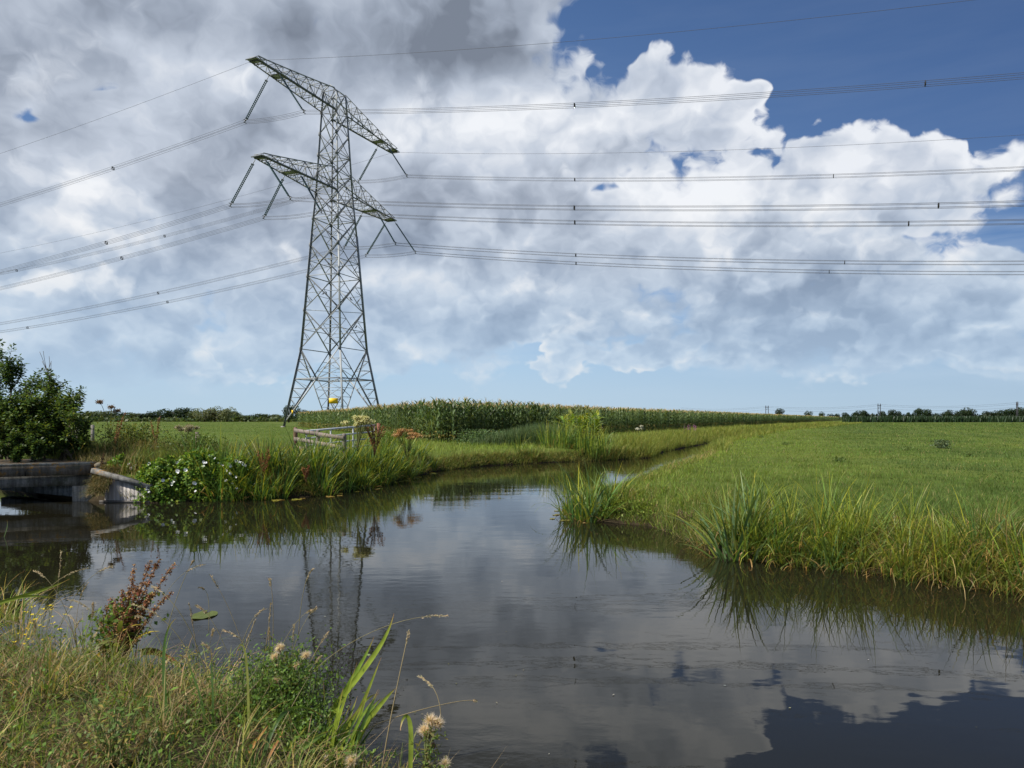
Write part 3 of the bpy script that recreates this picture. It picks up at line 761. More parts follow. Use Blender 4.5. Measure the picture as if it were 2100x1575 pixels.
# far left meadow and strips around the maize
x, y, s, d = scatter_polar(260000, 17, 280, 52, lambda x, y, s: ~right_side(x, y) & ~near_bank(x, y) & ~in_maize(x, y), az0=-12)
strip = (x > -5.5 + (y - 24) * -.2)
col = np.where(strip[:, None], np.array((.135, .18, .030)), np.array((.075, .135, .022)))
dryb = np.clip((fbm(x, y, 2.5, 6) - .42) * 4, 0, 1) * strip * np.clip((y - 29) / 4, 0, 1)
col = col * (1 - dryb[:, None] * .6) + np.array((.22, .19, .08)) * dryb[:, None] * .6
col = col * rng.uniform(.65, 1.35, (len(x), 1)) * (1 + rng.uniform(-.12, .12, (len(x), 3))) * (.7 + .6 * fbm(x, y, 4, 2))[:, None]
hh = np.where(strip, rng.uniform(.16, .34, len(x)), rng.uniform(.05, .12, len(x)))
grass_obj('bank_grass', x, y, hh, .0065 * np.clip(d / 11, 1, 26), col, 'yellow-green grass of the strip before the maize and the left field')
# fringe along the ditch
ys = rng.uniform(30, 206, 60000) ; ys = 31 + (ys - 30) ** 1.0
ys = np.exp(rng.uniform(math.log(31), math.log(206), 60000))
sidef = rng.random(len(ys)) < .6
xs = np.where(sidef, np.interp(ys, [32, 36, 42.5, 84, 113, 210], [5.5, 7, 9, 28.3, 44.5, 99]) - rng.random(len(ys)) ** 1.3 * 2.6 * np.clip(ys / 60, .7, 1.5), np.interp(ys, [31, 43, 83, 112, 208], [8.0, 12.0, 30.8, 48, 101]) + rng.random(len(ys)) ** 1.5 * 1.3)
k = canal_sd(xs, ys) > -.1; xs, ys, sidef = xs[k], ys[k], sidef[k]
tf_ = fbm(xs, ys, 2.0, 12)
cb = np.array([(.17, .185, .03), (.12, .16, .03), (.23, .20, .06), (.09, .13, .03)])
col = cb[rng.choice(4, len(xs), p=(.4, .3, .15, .15))] * rng.uniform(.7, 1.25, (len(xs), 1))
grass_obj('ditch_grass', xs, ys, (rng.uniform(.35, .75, len(xs)) * (.45 + 1.0 * tf_)) * np.where(sidef, 1.15, .85), .010 * np.clip(ys / 25, 1, 8), col, 'rank yellowing grass lining both sides of the far ditch', curl=(.3, 1.3), segs=3)
# grey-green orache in front of the maize
ts = rng.random(9000); d = 36.5 + rng.uniform(0, 4.0, 9000); pxx = 965 + ts * 210
xs = px2x(pxx, d); hh = rng.uniform(.5, 1.0, 9000) * np.interp(pxx, [965, 1030, 1100, 1175], [.45, .9, 1.35, 1.2])
grass_obj('tall_weeds', xs, d, hh, .03, jit([(.075, .12, .05), (.10, .14, .055), (.065, .10, .045)], 9000, .25), 'grey-green weeds crowding the foot of the maize', 'weeds', lean=(0, .35), curl=(0, .8), segs=3)

# ------------------------------------------------------------------ iris and reed clumps
YG = (.17, .21, .025); BG = (.070, .125, .050); MG = (.075, .135, .030); DG = (.035, .075, .022); BR = (.25, .17, .07)
def clump_mesh(n, L, wd, rad, cols, lean=.45, curl=(.2, 1.3), dead=.08, segs=6):
    a = rng.uniform(0, 6.28, n); r = rad * np.sqrt(rng.random(n))
    base = np.stack([np.cos(a) * r, np.sin(a) * r, np.zeros(n) - .08], 1)
    h = L * rng.uniform(.55, 1.12, n)
    phi = a + rng.normal(0, .5, n)
    ln = np.clip(r / rad * lean + rng.normal(0, .09, n), -.1, 1.1)
    cu = rng.uniform(*curl, n) * (.35 + .9 * r / rad)
    cu = np.where(rng.random(n) < .12, cu + 1.3, cu)
    col = jit(cols, n, .28, .15)
    dd = rng.random(n) < dead; col[dd] = jit(BR, dd.sum(), .3, .1); h[dd] *= .7; ln[dd] += .35; cu[dd] += .9
    V, Fq, c = blades(base, h, wd * rng.uniform(.7, 1.2, n), phi, ln, cu, segs, col, tip=col * np.array((1.7, 1.35, .9)) + np.array((.03, .02, 0)),
                      wprof=lambda t: np.clip((1 - t ** 2.2), .04, 1) * (.7 + .3 * np.minimum(t * 4, 1)))
    return mesh_data('iris_clump', V, [Fq], M_REED, c)
IR_L = [clump_mesh(60, 1.0, .026, .22, [MG, DG, (.06, .12, .035), YG]) for _ in range(5)]
IR_R = [clump_mesh(46, 1.0, .018, .20, [YG, MG, (.13, .18, .03), (.10, .15, .03)], .42, dead=.12) for _ in range(4)]
IR_B = [clump_mesh(44, 1.15, .032, .15, [BG, (.085, .15, .06), MG, (.12, .17, .035)], .62, (.3, 1.4), .06, 8) for _ in range(3)]
IR_S = [clump_mesh(80, .75, .011, .26, [(.11, .15, .03), (.15, .15, .04), (.07, .11, .025), (.20, .16, .07)], .55, (.6, 2.6), .18, 6) for _ in range(3)]
IR_T = [clump_mesh(44, 1.35, .022, .35, [(.07, .12, .028), MG, YG], .22, (.1, .8), .05) for _ in range(3)]
def clump(kind, x, y, z=None, sc=1.0, label='', group=None, name='iris_clump', cat='reeds', rz=None):
    me = kind[rng.integers(0, len(kind))]
    z = max(float(ground_z(x, y)), WZ - .05) if z is None else z
    o = link(name, me, None, (x, y, z)); o.rotation_euler = (0, 0, rng.uniform(0, 6.28) if rz is None else rz); o.scale = (sc, sc, sc * rng.uniform(.94, 1.06))
    return tagit(o, label, cat, group)
# left bank row
sh = np.array([(-3.0, 26.8), (-3.3, 25), (-4.2, 20.6), (-5, 18.4), (-6.4, 17.5), (-7.3, 17.3)])
cl = np.concatenate([[0], np.cumsum(np.linalg.norm(np.diff(sh, axis=0), axis=1))])
for i in range(84):
    t = rng.uniform(0, cl[-1]) if i > 20 else cl[-1] * i / 20
    p_ = np.array([np.interp(t, cl, sh[:, 0]), np.interp(t, cl, sh[:, 1])])
    row = i % 3; off = np.array((-.75, .65)) * (row * .42 + rng.uniform(-.08, .18))
    q = p_ + off
    clump(IR_L, q[0], q[1], sc=rng.uniform(.82, 1.12) * (1 + .1 * row) * np.interp(q[1], [17, 20, 27], [1.05, 1.0, .8]), label='dark green arching iris clump in the dense row on the left bank', group='iris clumps crowding the left bank')
for i in range(5):
    px_ = [452, 470, 488, 505, 518][i]; d = 17.35 + rng.uniform(-.1, .4)
    clump(IR_L, px2x(px_, d), d, sc=rng.uniform(.75, 1.0), label='iris clump poking through the white-flowered bindweed', group='iris clumps growing through the bindweed')
# reeds at the far bend
for i in range(13):
    px_ = [1118, 1130, 1142, 1155, 1168, 1180, 1192, 1204, 1216, 1228, 1240, 1160, 1200][i]; d = 33.6 + rng.uniform(-.1, .9); x = px2x(px_, d)
    clump(IR_T, x, d, sc=rng.uniform(1.0, 1.3), label='tall upright reed tuft in the dense stand at the far bend', group='reed tufts at the far bend', name='reed_tuft')
for px_, lb in ((1066, 'left low reed tuft alone on the far strip edge'), (1092, 'spreading yellowish reed tuft beside the far reed stand')):
    d = 32; clump(IR_R, px2x(px_, d), d, sc=1.05, label=lb, name='reed_tuft')
# front corner clump of the right bank
for i, (px_, py_, sc, kd) in enumerate([(1165, 1062, .85, IR_R), (1190, 1066, 1.0, IR_L), (1215, 1068, 1.1, IR_B), (1240, 1064, 1.0, IR_L), (1262, 1060, .9, IR_B), (1285, 1062, .7, IR_R), (1222, 1040, 1.0, IR_R), (1275, 1035, .9, IR_S)]):
    d = (CAMZ - WZ) * F / (py_ - HY); clump(kd, px2x(px_, d), d, z=WZ, sc=sc * 1.22, label='iris clump on the jutting corner of the right bank', group='iris clumps on the right bank corner')
# right bank
lbs = {0: 'blue-green iris clump fanning over the water, leftmost of the right bank', 7: 'low blue-green iris fan at the foot of the right bank reeds'}
RB = [(1500, 1146, 1.15, IR_B), (1530, 1148, 1.0, IR_B), (1460, 1128, .75, IR_S), (1440, 1118, .7, IR_S), (1575, 1150, .9, IR_R), (1610, 1152, 1.0, IR_R), (1640, 1156, 1.05, IR_R), (1695, 1166, .82, IR_B),
      (1660, 1150, 1.0, IR_T), (1700, 1148, 1.15, IR_R), (1745, 1152, 1.05, IR_T), (1770, 1170, .95, IR_R), (1800, 1172, .95, IR_S), (1735, 1168, .9, IR_R), (1835, 1178, .9, IR_R), (1860, 1186, 1.0, IR_R), (1900, 1190, .9, IR_S), (1880, 1170, .9, IR_R),
      (1935, 1194, .9, IR_R), (1960, 1196, 1.0, IR_S), (1990, 1198, .85, IR_R), (2020, 1204, 1.0, IR_S), (2050, 1208, .9, IR_S), (2085, 1212, 1.0, IR_S), (2120, 1216, 1.0, IR_R), (2160, 1220, 1.0, IR_S), (2010, 1180, .9, IR_R), (2060, 1185, 1.0, IR_S), (1590, 1130, 1.0, IR_R), (1550, 1125, .9, IR_L)]
for i, (px_, py_, sc, kd) in enumerate(RB):
    d = (CAMZ - WZ) * F / (py_ - HY)
    lb = lbs.get(i)
    if lb: clump(kd, px2x(px_, d), d, z=WZ - .02, sc=sc * 1.0, label=lb); continue
    if kd is not IR_T and i % 2:
        clump(kd, px2x(px_ + 14, d) + .05, d + .32, sc=sc * .8, label='green iris clump set back on the right bank behind the first row', group='iris clumps set back on the right bank')
    if kd is IR_S: clump(kd, px2x(px_, d), d, z=WZ + .02, sc=sc * 1.15, label='curly browning sedge tuft at the edge of the right bank', group='sedge tufts on the right bank', name='sedge_tuft', cat='sedge')
    else: clump(kd, px2x(px_, d), d, z=WZ - .02, sc=sc * 1.0, label='green iris clump with yellowing tips among the right bank reeds', group='iris clumps along the right bank')
for i in range(36):
    t = rng.uniform(0, 1); px_ = 1470 + 720 * t; d = (CAMZ - WZ) * F / (np.interp(px_, [1400, 1500, 1700, 1900, 2100, 2200], [1105, 1143, 1163, 1188, 1212, 1224]) - HY) + rng.uniform(-.05, .35)
    tall = math.exp(-((px_ - 1720) / 90) ** 2) * .35; ed = 0 if px_ < 1850 else 1
    kd = IR_S if rng.random() < .25 + .4 * ed else (IR_R if rng.random() < .7 else IR_L)
    x_ = px2x(px_, d)
    if kd is IR_S: clump(kd, x_, d, sc=rng.uniform(.8, 1.15), label='curly browning sedge tuft at the edge of the right bank', group='sedge tufts on the right bank', name='sedge_tuft', cat='sedge')
    else: clump(kd, x_, d, sc=rng.uniform(.6, .9) * (1 + tall), label='green iris clump with yellowing tips among the right bank reeds', group='iris clumps along the right bank')
# mixed bank herbs between the clumps (right bank face)
sR = CANAL[:12]
def along(shore, n, inland, side):
    cl = np.concatenate([[0], np.cumsum(np.linalg.norm(np.diff(shore, axis=0), axis=1))]); t = rng.uniform(0, cl[-1], n)
    p_ = np.stack([np.interp(t, cl, shore[:, 0]), np.interp(t, cl, shore[:, 1])], 1)
    e = np.stack([np.interp(t + .05, cl, shore[:, 0]), np.interp(t + .05, cl, shore[:, 1])], 1) - np.stack([np.interp(t - .05, cl, shore[:, 0]), np.interp(t - .05, cl, shore[:, 1])], 1)
    e /= np.linalg.norm(e, axis=1)[:, None] + 1e-9
    nrm = np.stack([e[:, 1], -e[:, 0]], 1) * side
    q = p_ + nrm * (rng.uniform(0, 1, n) ** 1.2 * inland)[:, None]
    return q[:, 0], q[:, 1]
sRx = np.vstack([[(13, 5.7), (8.5, 7.25)], CANAL[:13]])
xs, ys = along(sRx, 42000, 1.0, 1); d = np.hypot(xs, ys)
k = canal_sd(xs, ys) > -.12; xs, ys, d = xs[k], ys[k], d[k]
east = np.clip((xs - 2.5) / 3.5, 0, 1)
cc_ = np.where((rng.random(len(xs)) < .2 + .25 * east)[:, None], jit([(.20, .17, .06), (.26, .19, .09), (.16, .15, .05)], len(xs), .3), jit([(.11, .16, .03), (.16, .20, .03), (.07, .12, .025)], len(xs), .3))
grass_obj('bank_herbs', xs, ys, rng.uniform(.10, .28, len(xs)) * (.5 + fbm(xs, ys, .8, 3)), .007 * np.clip(d / 9, 1, 4), cc_, 'tangle of grass and herbs covering the right bank face', curl=(.2, 2.0), segs=4, lean=(0, .7))
sL = np.array([(-9.4, 17.0), (-8.6, 16.9), (-6.6, 17.5), (-5, 18.3), (-4.2, 20.6), (-3.3, 25), (-3, 26.8), (-1, 30.1), (1.8, 32.4), (4.2, 33.6), (7, 36.2)])
xs, ys = along(sL, 22000, .5, -1); k = canal_sd(xs, ys) > -.1; xs, ys = xs[k], ys[k]
grass_obj('shore_grass', xs, ys, rng.uniform(.15, .38, len(xs)), .014, jit([(.12, .15, .03), (.19, .16, .06), (.07, .11, .025)], len(xs), .3), 'short ragged grass hanging over the far water edge', curl=(.2, 2.0), segs=3, lean=(0, .8))

# ------------------------------------------------------------------ tall weeds behind the left bank
def weedz(x, y): return np.maximum(ground_z(x, y), -.3)
n = 26000
xs = rng.uniform(-17, -3.6, n); ys = 17.4 + rng.uniform(.3, 6.5, n)
k = (canal_sd(xs, ys) > .35) & (ys < 17.6 + (xs + 17) * .62 + 2.2) & ~((xs < -9.8) & (ys < 19.2)); xs, ys = xs[k], ys[k]
nn_ = fbm(xs, ys, 1.3, 4)
cc_ = np.where((nn_ > .5)[:, None], jit([(.12, .12, .035), (.17, .14, .06), (.09, .11, .03)], len(xs), .3), jit([(.07, .10, .025), (.10, .13, .03)], len(xs), .3))
grass_obj('rough_weeds', xs, ys, rng.uniform(.35, .8, len(xs)) * (.55 + .7 * nn_) * np.interp(xs, [-14, -8, -5, -4], [.9, .95, .75, .6]), .016, cc_, 'rough olive weeds and seeding grass behind the left bank', 'weeds', lean=(0, .35), curl=(0, 1.1), segs=4)
xs = rng.uniform(-13.6, -9.4, 9000); ys = rng.uniform(17.7, 20.0, 9000); k = (canal_sd(xs, ys) > .25); xs, ys = xs[k], ys[k]
grass_obj('dry_grass', xs, ys, rng.uniform(.12, .42, len(xs)), .010, jit([(.30, .25, .12), (.22, .20, .08), (.12, .13, .04)], len(xs), .25), 'straw-coloured dry grass beside the bridge end', lean=(.1, .9), curl=(.2, 1.6), segs=3, mat=M_DRY)
xs = rng.uniform(-9.98, -9.55, 2600); ys = rng.uniform(16.7, 17.4, 2600)
V, Fq, c = blades(np.stack([xs, ys, np.interp(ys, [16.7, 17.4], [-.4, .2])], 1), rng.uniform(.15, .36, 2600), .009, rng.uniform(4.0, 5.4, 2600), rng.uniform(.5, 1.4, 2600), rng.uniform(.6, 1.8, 2600), 4, jit([(.26, .20, .10), (.20, .17, .07), (.10, .12, .04)], 2600, .3))
tagit(link('hanging_grass', mesh_data('hanging_grass', V, [Fq], M_DRY, c)), 'dead grass hanging down between bridge end and plank wall', 'grass', kind='stuff')
# ------------------------------------------------------------------ bridge, plank wall, fence, gate
def at(px_, py_, d): return np.array((px2x(px_, d), d, CAMZ + (HY - py_) / F * d))
mc, g = new_mat('weathered_concrete')
P = g.new('ShaderNodeTexCoord').outputs['Object']
a = g.new('ShaderNodeAttribute', attribute_name='col').outputs['Color']
n1 = g.noise(P, 2.2, 6, .65, dim='3D'); n2 = g.noise(P, 30, 4, .6, dim='3D'); n3 = g.noise(P, 6.0, 5, .7, dim='3D')
st = g.noise(g.v('MULTIPLY', P, (7, 7, .6)), 1.0, 5, .7, dim='3D')
c = g.v('SCALE', a, scale=g.m('MULTIPLY', g.m('MULTIPLY_ADD', g.m('ADD', n1, g.m('MULTIPLY', n2, .8)), 1.4, -.2), g.mr(st, .38, .62, .45, 1.15)))
c = g.mix(g.mr(g.noise(P, 3.5, 5, .7, dim='3D'), .52, .62, 0, .55), c, (.06, .065, .03))
x_, y_, z_ = g.sep(P)
gn = g.sep(g.new('ShaderNodeNewGeometry').outputs['Normal'])[2]
li = g.m('MULTIPLY', g.mr(n3, .53, .60), g.mr(z_, .02, .16, 0, .9))
c = g.mix(li, c, (.30, .15, .025))
bp = g.new('ShaderNodeBump'); bp.inputs['Strength'].default_value = .5; bp.inputs['Distance'].default_value = .02
g.l.new(g.m('ADD', n2, n3), bp.inputs['Height'])
finish(g, princ(g, c, .9, .2, 0, bp.outputs[0]))
mwd, g = new_mat('weathered_wood')
P = g.new('ShaderNodeTexCoord').outputs['Object']; a = g.new('ShaderNodeAttribute', attribute_name='col').outputs['Color']
gx_ = g.noise(g.v('MULTIPLY', P, (26, 26, 2.0)), 1.0, 5, .65, dim='3D'); gl_ = g.noise(P, 1.6, 4, .6, dim='3D')
c = g.v('SCALE', a, scale=g.m('MULTIPLY', g.m('MULTIPLY_ADD', gx_, 1.1, .45), g.m('MULTIPLY_ADD', gl_, .8, .6)))
bp = g.new('ShaderNodeBump'); bp.inputs['Strength'].default_value = .6; bp.inputs['Distance'].default_value = .01; g.l.new(gx_, bp.inputs['Height'])
finish(g, princ(g, c, .85, .2, 0, bp.outputs[0]))
bridge = tagit(empty('concrete_bridge', (-12, 17, 0)), 'low grey concrete bridge with orange lichen on its deck edge at the left', 'bridge')
def bobj(mb, name, mat=mc, root=None):
    o = mb.obj(name, mat, root or bridge); o.location = -(root or bridge).location; return o
def slab(A, B, Cc, Dd, z0, z1, col):          # prism from 4 plan points
    mb = MB(); V = [(*p, z0) for p in (A, B, Cc, Dd)] + [(*p, z1) for p in (A, B, Cc, Dd)]
    mb.add(V, [[(3, 2, 1, 0), (4, 5, 6, 7), (0, 1, 5, 4), (1, 2, 6, 5), (2, 3, 7, 6), (3, 0, 4, 7)]], col); return mb
# deck: near edge from right end to beyond the frame
e0 = np.array(at(184, 953, 17.2)[:2]); e1 = np.array((-17.2, 14.0)); dr = (e1 - e0) / np.linalg.norm(e1 - e0); bk = np.array((-dr[1], dr[0])) * -1
if bk[1] < 0: bk = -bk
ztop = float(at(184, 953, 17.2)[2])
deck = slab(e0, e1, e1 + bk * 3.6, e0 + bk * 3.6, ztop - .24, ztop - .003, (.14, .12, .095))
dk = bobj(deck, 'deck')
cb_ = slab(e0 + dr * -.05, e1, e1 + bk * .28, e0 + bk * .28 - dr * .05, ztop, ztop + .055, (.27, .26, .22)); ck = bobj(cb_, 'kerb', root=None)
bm_ = slab(e0 + bk * .12, e1 + bk * .12, e1 + bk * .5, e0 + bk * .5, ztop - .50, ztop - .245, (.20, .195, .18)); bobj(bm_, 'beam')
jm = MB()
for t in (1.3, 2.9, 4.6):
    q_ = e0 + dr * t - bk * .004; jm.bar((q_[0], q_[1], ztop - .24), (q_[0], q_[1], ztop - .01), .022, .012, (.02, .02, .018), up=(bk[0], bk[1], 0))
bobj(jm, 'joint')
# abutment on the near-right end, its inner wall running back to the left
a0 = np.array(at(186, 1000, 17.25)[:2]); a1 = np.array(at(148, 1000, 17.15)[:2]); a2 = np.array(at(2, 1000, 18.9)[:2])
ab = slab(a0, a1, a1 + (.05, .9), a0 + (.1, .9), -1.4, ztop - .51, (.32, .29, .24)); bobj(ab, 'abutment')
wl = slab(a1 + (-.003, .12), a2, a2 + (0, .4), a1 + (-.003, .8), -.50, ztop - .515, (.26, .28, .30)); bobj(wl, 'wing_wall')
pr = slab(e1 + bk * .5 + (.8, 0), e1 + bk * .5, e1 + bk * 3.2, e1 + bk * 3.2 + (.8, 0), -1.4, ztop - .51, (.2, .2, .2)); bobj(pr, 'abutment')
pathm = slab(e0 + bk * .8 + (.2, .1), e0 + bk * .4 + (0.06, 0), e0 + bk * 3.2 + (.06, 0), e0 + bk * 3.2 + (.2, .3), ztop - .2, ztop - .01, (.28, .25, .19))
tagit(pathm.obj('path', mc), kind='structure')
# sloping plank wall
wall = tagit(empty('plank_wall', at(265, 1030, 17)), 'weathered grey timber plank retaining wall with sloping coping beside the bridge', 'retaining wall')
mb = MB(); p0, p1 = at(216, 1030, 17.05), at(310, 1031, 16.9)
N = 12
for i in range(N):
    a = lerp(p0, p1, i / N); b = lerp(p0, p1, (i + .94) / N); m_ = (a + b) / 2
    ht = np.interp(i / N, [0, 1], [.66, .32]); col = np.array((.36, .335, .315)) * rng.uniform(.75, 1.2)
    mb.bar((m_[0], m_[1] + rng.uniform(-.012, .012), -1.3), (m_[0], m_[1], WZ + ht), np.linalg.norm(b - a), .05, col, up=(0, 1, 0))
bobj(mb, 'plank', mwd, wall)
mb = MB(); A = np.array((p0[0] - .28, p0[1] - .02, WZ + .76)); B = np.array((p1[0] + .02, p1[1] - .02, WZ + .37))
mb.bar(A, B, .16, .11, (.20, .195, .18)); cp_ = bobj(mb, 'coping', mc, wall)
mb = MB(); mb.bar((p0[0] - .1, p0[1] - .05, WZ + .02), (p1[0], p1[1] - .05, WZ + .02), .06, .05, (.12, .11, .10)); bobj(mb, 'waling', mwd, wall)
# wooden fence
fence = tagit(empty('wooden_fence', at(655, 920, 22.5)), 'short weathered grey wooden rail fence ending at the tubular gate', 'fence')
fp = [(606, 878, 24.0), (652, 884, 22.9), (706, 891, 21.6)]
tops = []
for i, (x, y, d) in enumerate(fp):
    t = at(x, y, d); tops.append(t); mb = MB(); c0 = (.17, .10, .07) if i == 0 else (.20, .17, .15)
    mb.tube([(t[0], t[1], -.7), (t[0], t[1], t[2] - .04), (t[0], t[1], t[2] + .01), (t[0] + .004, t[1], t[2] + .03)], [.07, .068, .062, .035], 10, c0)
    o = bobj(mb, 'post', mwd, fence)
    if i == 0: o['label'] = 'rust-red capped corner post'
for k, dz_ in enumerate((-.07, -.36, -.64)):
    mb = MB()
    for a, b in ((0, 1), (1, 2)):
        A = tops[a] + (0, -.10, dz_ - .02 * a); B = tops[b] + (0, -.10, dz_ - .02 * b); mb.bar(A + (0, .003 * a, 0), B, .045, .125, np.array((.22, .18, .155)) * rng.uniform(.9, 1.1))
    bobj(mb, 'rail', mwd, fence)
gate = tagit(empty('tubular_gate', at(700, 900, 25)), 'galvanised steel tube field gate behind the wooden rail fence', 'gate')
gl, gr_ = at(628, 884, 23.4), at(768, 872, 26.6); gal = (.45, .47, .50)
for k, dz_ in enumerate((0, -.24, -.48, -.72, -.95)):
    mb = MB(); mb.tube([gl + (0, 0, dz_), gr_ + (0, 0, dz_)], .028 if k else .034, 8, gal); o = bobj(mb, 'tube', M_STEEL, gate)
for t in (0, .33, .66, 1):
    mb = MB(); q = lerp(gl, gr_, t); mb.tube([q + (0, 0, .02), q + (0, 0, -.97)], .026, 8, gal); bobj(mb, 'upright', M_STEEL, gate)
mb = MB(); q = gr_ + (.14, .03, 0); mb.tube([q + (0, 0, .08), (q[0], q[1], -.5)], .06, 10, (.20, .09, .06)); bobj(mb, 'post', mwd, gate)
# two old posts and a short gate far left
mb = MB(); q = at(402, 886, 24); mb.tube([(q[0], q[1], -.4), (q[0] + .03, q[1], q[2])], [.075, .06], 8, (.16, .13, .11)); tagit(mb.obj('fence_post', mwd), 'old grey stake in the weeds, taller of two', 'fence post')
mb = MB(); q = at(409, 892, 23.9); mb.tube([(q[0], q[1], -.4), (q[0] - .03, q[1], q[2])], [.07, .055], 8, (.16, .13, .11)); tagit(mb.obj('fence_post', mwd), 'old grey stake in the weeds, shorter of two', 'fence post')
pf = tagit(empty('paddock_fence', at(158, 880, 38)), 'small grey timber paddock fence half hidden behind the tall shrub', 'fence')
for x in (158, 118, 190):
    mb = MB(); q = at(x, 871, 38); mb.tube([(q[0], q[1], -.2), tuple(q)], .09, 8, (.2, .18, .16)); bobj(mb, 'post', mwd, pf)
for dz_ in (.18, .55):
    mb = MB(); mb.bar(at(100, 871, 38.1) - (0, 0, dz_), at(160, 871, 37.9) - (0, 0, dz_), .05, .15, (.26, .23, .2)); bobj(mb, 'rail', mwd, pf)

# ------------------------------------------------------------------ shrubs and trees
def rand_dirs(n):
    v = rng.normal(size=(n, 3)); return v / np.linalg.norm(v, axis=1)[:, None]
def grow(start, d, L, r, depth, out, spread=.55, up=.25, kids=3):
    """branch skeleton: list of (points, radii, depth)"""
    n = 5; pts = [np.array(start, float)]; dd = np.array(d, float)
    for i in range(n):
        dd = dd + rng.normal(0, .13, 3) + np.array((0, 0, up * .12)); dd /= np.linalg.norm(dd)
        pts.append(pts[-1] + dd * L / n)
    out.append((np.array(pts), np.linspace(r, r * .5, n + 1), depth))
    if depth > 0:
        for k in range(kids):
            t = rng.uniform(.35, 1.0); i = min(int(t * n), n - 1); p = pts[i] * (1 - t * n + i) + pts[i + 1] * (t * n - i) if t < 1 else pts[-1]
            a = rand_dirs(1)[0]; nd = dd + a * spread * 1.5; nd[2] += up; nd /= np.linalg.norm(nd)
            grow(p, nd, L * rng.uniform(.55, .8), r * .5, depth - 1, out, spread, up, kids)
def shrub(name, base, stems, label, cat, leafL, leafW, nleaf, cols, group=None, bare=0, depth=3, kids=3, up=.3, spread=.55):
    root = tagit(empty(name, base), label, cat, group)
    out = []
    for (dx_, dy_, L, tilt) in stems: grow((dx_, dy_, 0), (tilt[0], tilt[1], 1), L, .035 + L * .012, depth, out, spread, up, kids)
    mb = MB()
    for p_, r_, dp in out: mb.tube(p_, np.maximum(r_, .004), 6 if dp > 1 else 4, (.10, .085, .06))
    for k in range(bare):
        p_, r_, dp = out[rng.integers(0, len(out))]; st = max(out, key=lambda q: q[0][-1][2] - rng.uniform(0, .6))[0][-1]
        L = rng.uniform(.35, .7); t = np.linspace(0, 1, 6)[:, None]; dv = np.array((rng.uniform(-.35, .35), rng.uniform(-.2, .2), 1)); mb.tube(st + (0, 0, -.15) + t * dv * L + t ** 2 * np.array((rng.uniform(-.1, .1), 0, 0)), .006, 4, (.14, .12, .10))
    link('trunk', mb.data('trunk', M_BARK, True), root)
    tw = [(p_, dp) for p_, r_, dp in out if dp <= 1]
    k = rng.integers(0, len(tw), nleaf); t = rng.uniform(.1, 1.02, nleaf)
    c = np.stack([tw[i][0][min(int(u * 5), 4)] * (1 - (u * 5 - min(int(u * 5), 4))) + tw[i][0][min(int(u * 5), 4) + 1] * (u * 5 - min(int(u * 5), 4)) for i, u in zip(k, t)])
    dv = rand_dirs(nleaf); c = c + dv * rng.uniform(0, .07, (nleaf, 1)) * (leafL / .06); dv[:, 2] = dv[:, 2] * .5 + .05
    V, Fq, cc_ = leaves(c, dv, rand_dirs(nleaf) * .7 + (0, 0, 1), leafL * rng.uniform(.6, 1.25, nleaf), leafW * rng.uniform(.7, 1.2, nleaf), jit(cols, nleaf, .3, .15), .15)
    link('crown', mesh_data('crown', V, [Fq], M_LEAF, cc_), root)
    return root
rng = np.random.default_rng(4)
LC = [(.045, .085, .022), (.060, .11, .026), (.032, .064, .018), (.09, .135, .03)]
def gpt(px_, d, z=None): x = px2x(px_, d); return (x, d, float(ground_z(x, d)) if z is None else z)
shrub('elder_shrub', gpt(-6, 19.6, .05), [(-.5, 0, 1.55, (-.1, 0)), (0, .1, 1.75, (.02, 0)), (.35, 0, 1.3, (.12, 0)), (-.9, .2, 1.4, (-.1, 0)), (.15, .2, .8, (.1, -.1))], 'tall dark green shrub at the left margin, the higher of two', 'shrub', .10, .062, 22000, LC, bare=2, kids=4, up=.2).scale = (.92, .92, .98)
shrub('elder_shrub', gpt(88, 19.2, .05), [(0, 0, 1.25, (0, 0)), (.3, .1, 1.05, (.35, 0)), (-.25, 0, .8, (-.12, 0)), (.5, 0, .85, (.5, -.1)), (.7, 0, .6, (.3, -.1)), (.1, -.1, .6, (.1, -.3))], 'leafy shrub with bare twigs on top, lower right of the tall one', 'shrub', .092, .058, 17000, LC + [(.12, .17, .035)], bare=8, kids=4, up=.2).scale = (1.05, 1.05, 1.1)
for i, (px_, d, L, lb) in enumerate([(-70, 20.5, 1.5, 'tall shrub out past the left margin behind the bridge'), (30, 18.4, .55, 'low dark bush at the foot of the tall shrub')]):
    shrub('elder_shrub', gpt(px_, d, .05), [(0, 0, L, (0, 0)), (.4, 0, L * .8, (.3, 0)), (-.4, .1, L * .8, (-.3, 0)), (.1, -.2, L * .6, (0, -.4))], lb, 'shrub', .08, .05, 5000, LC)
rng = np.random.default_rng(29)
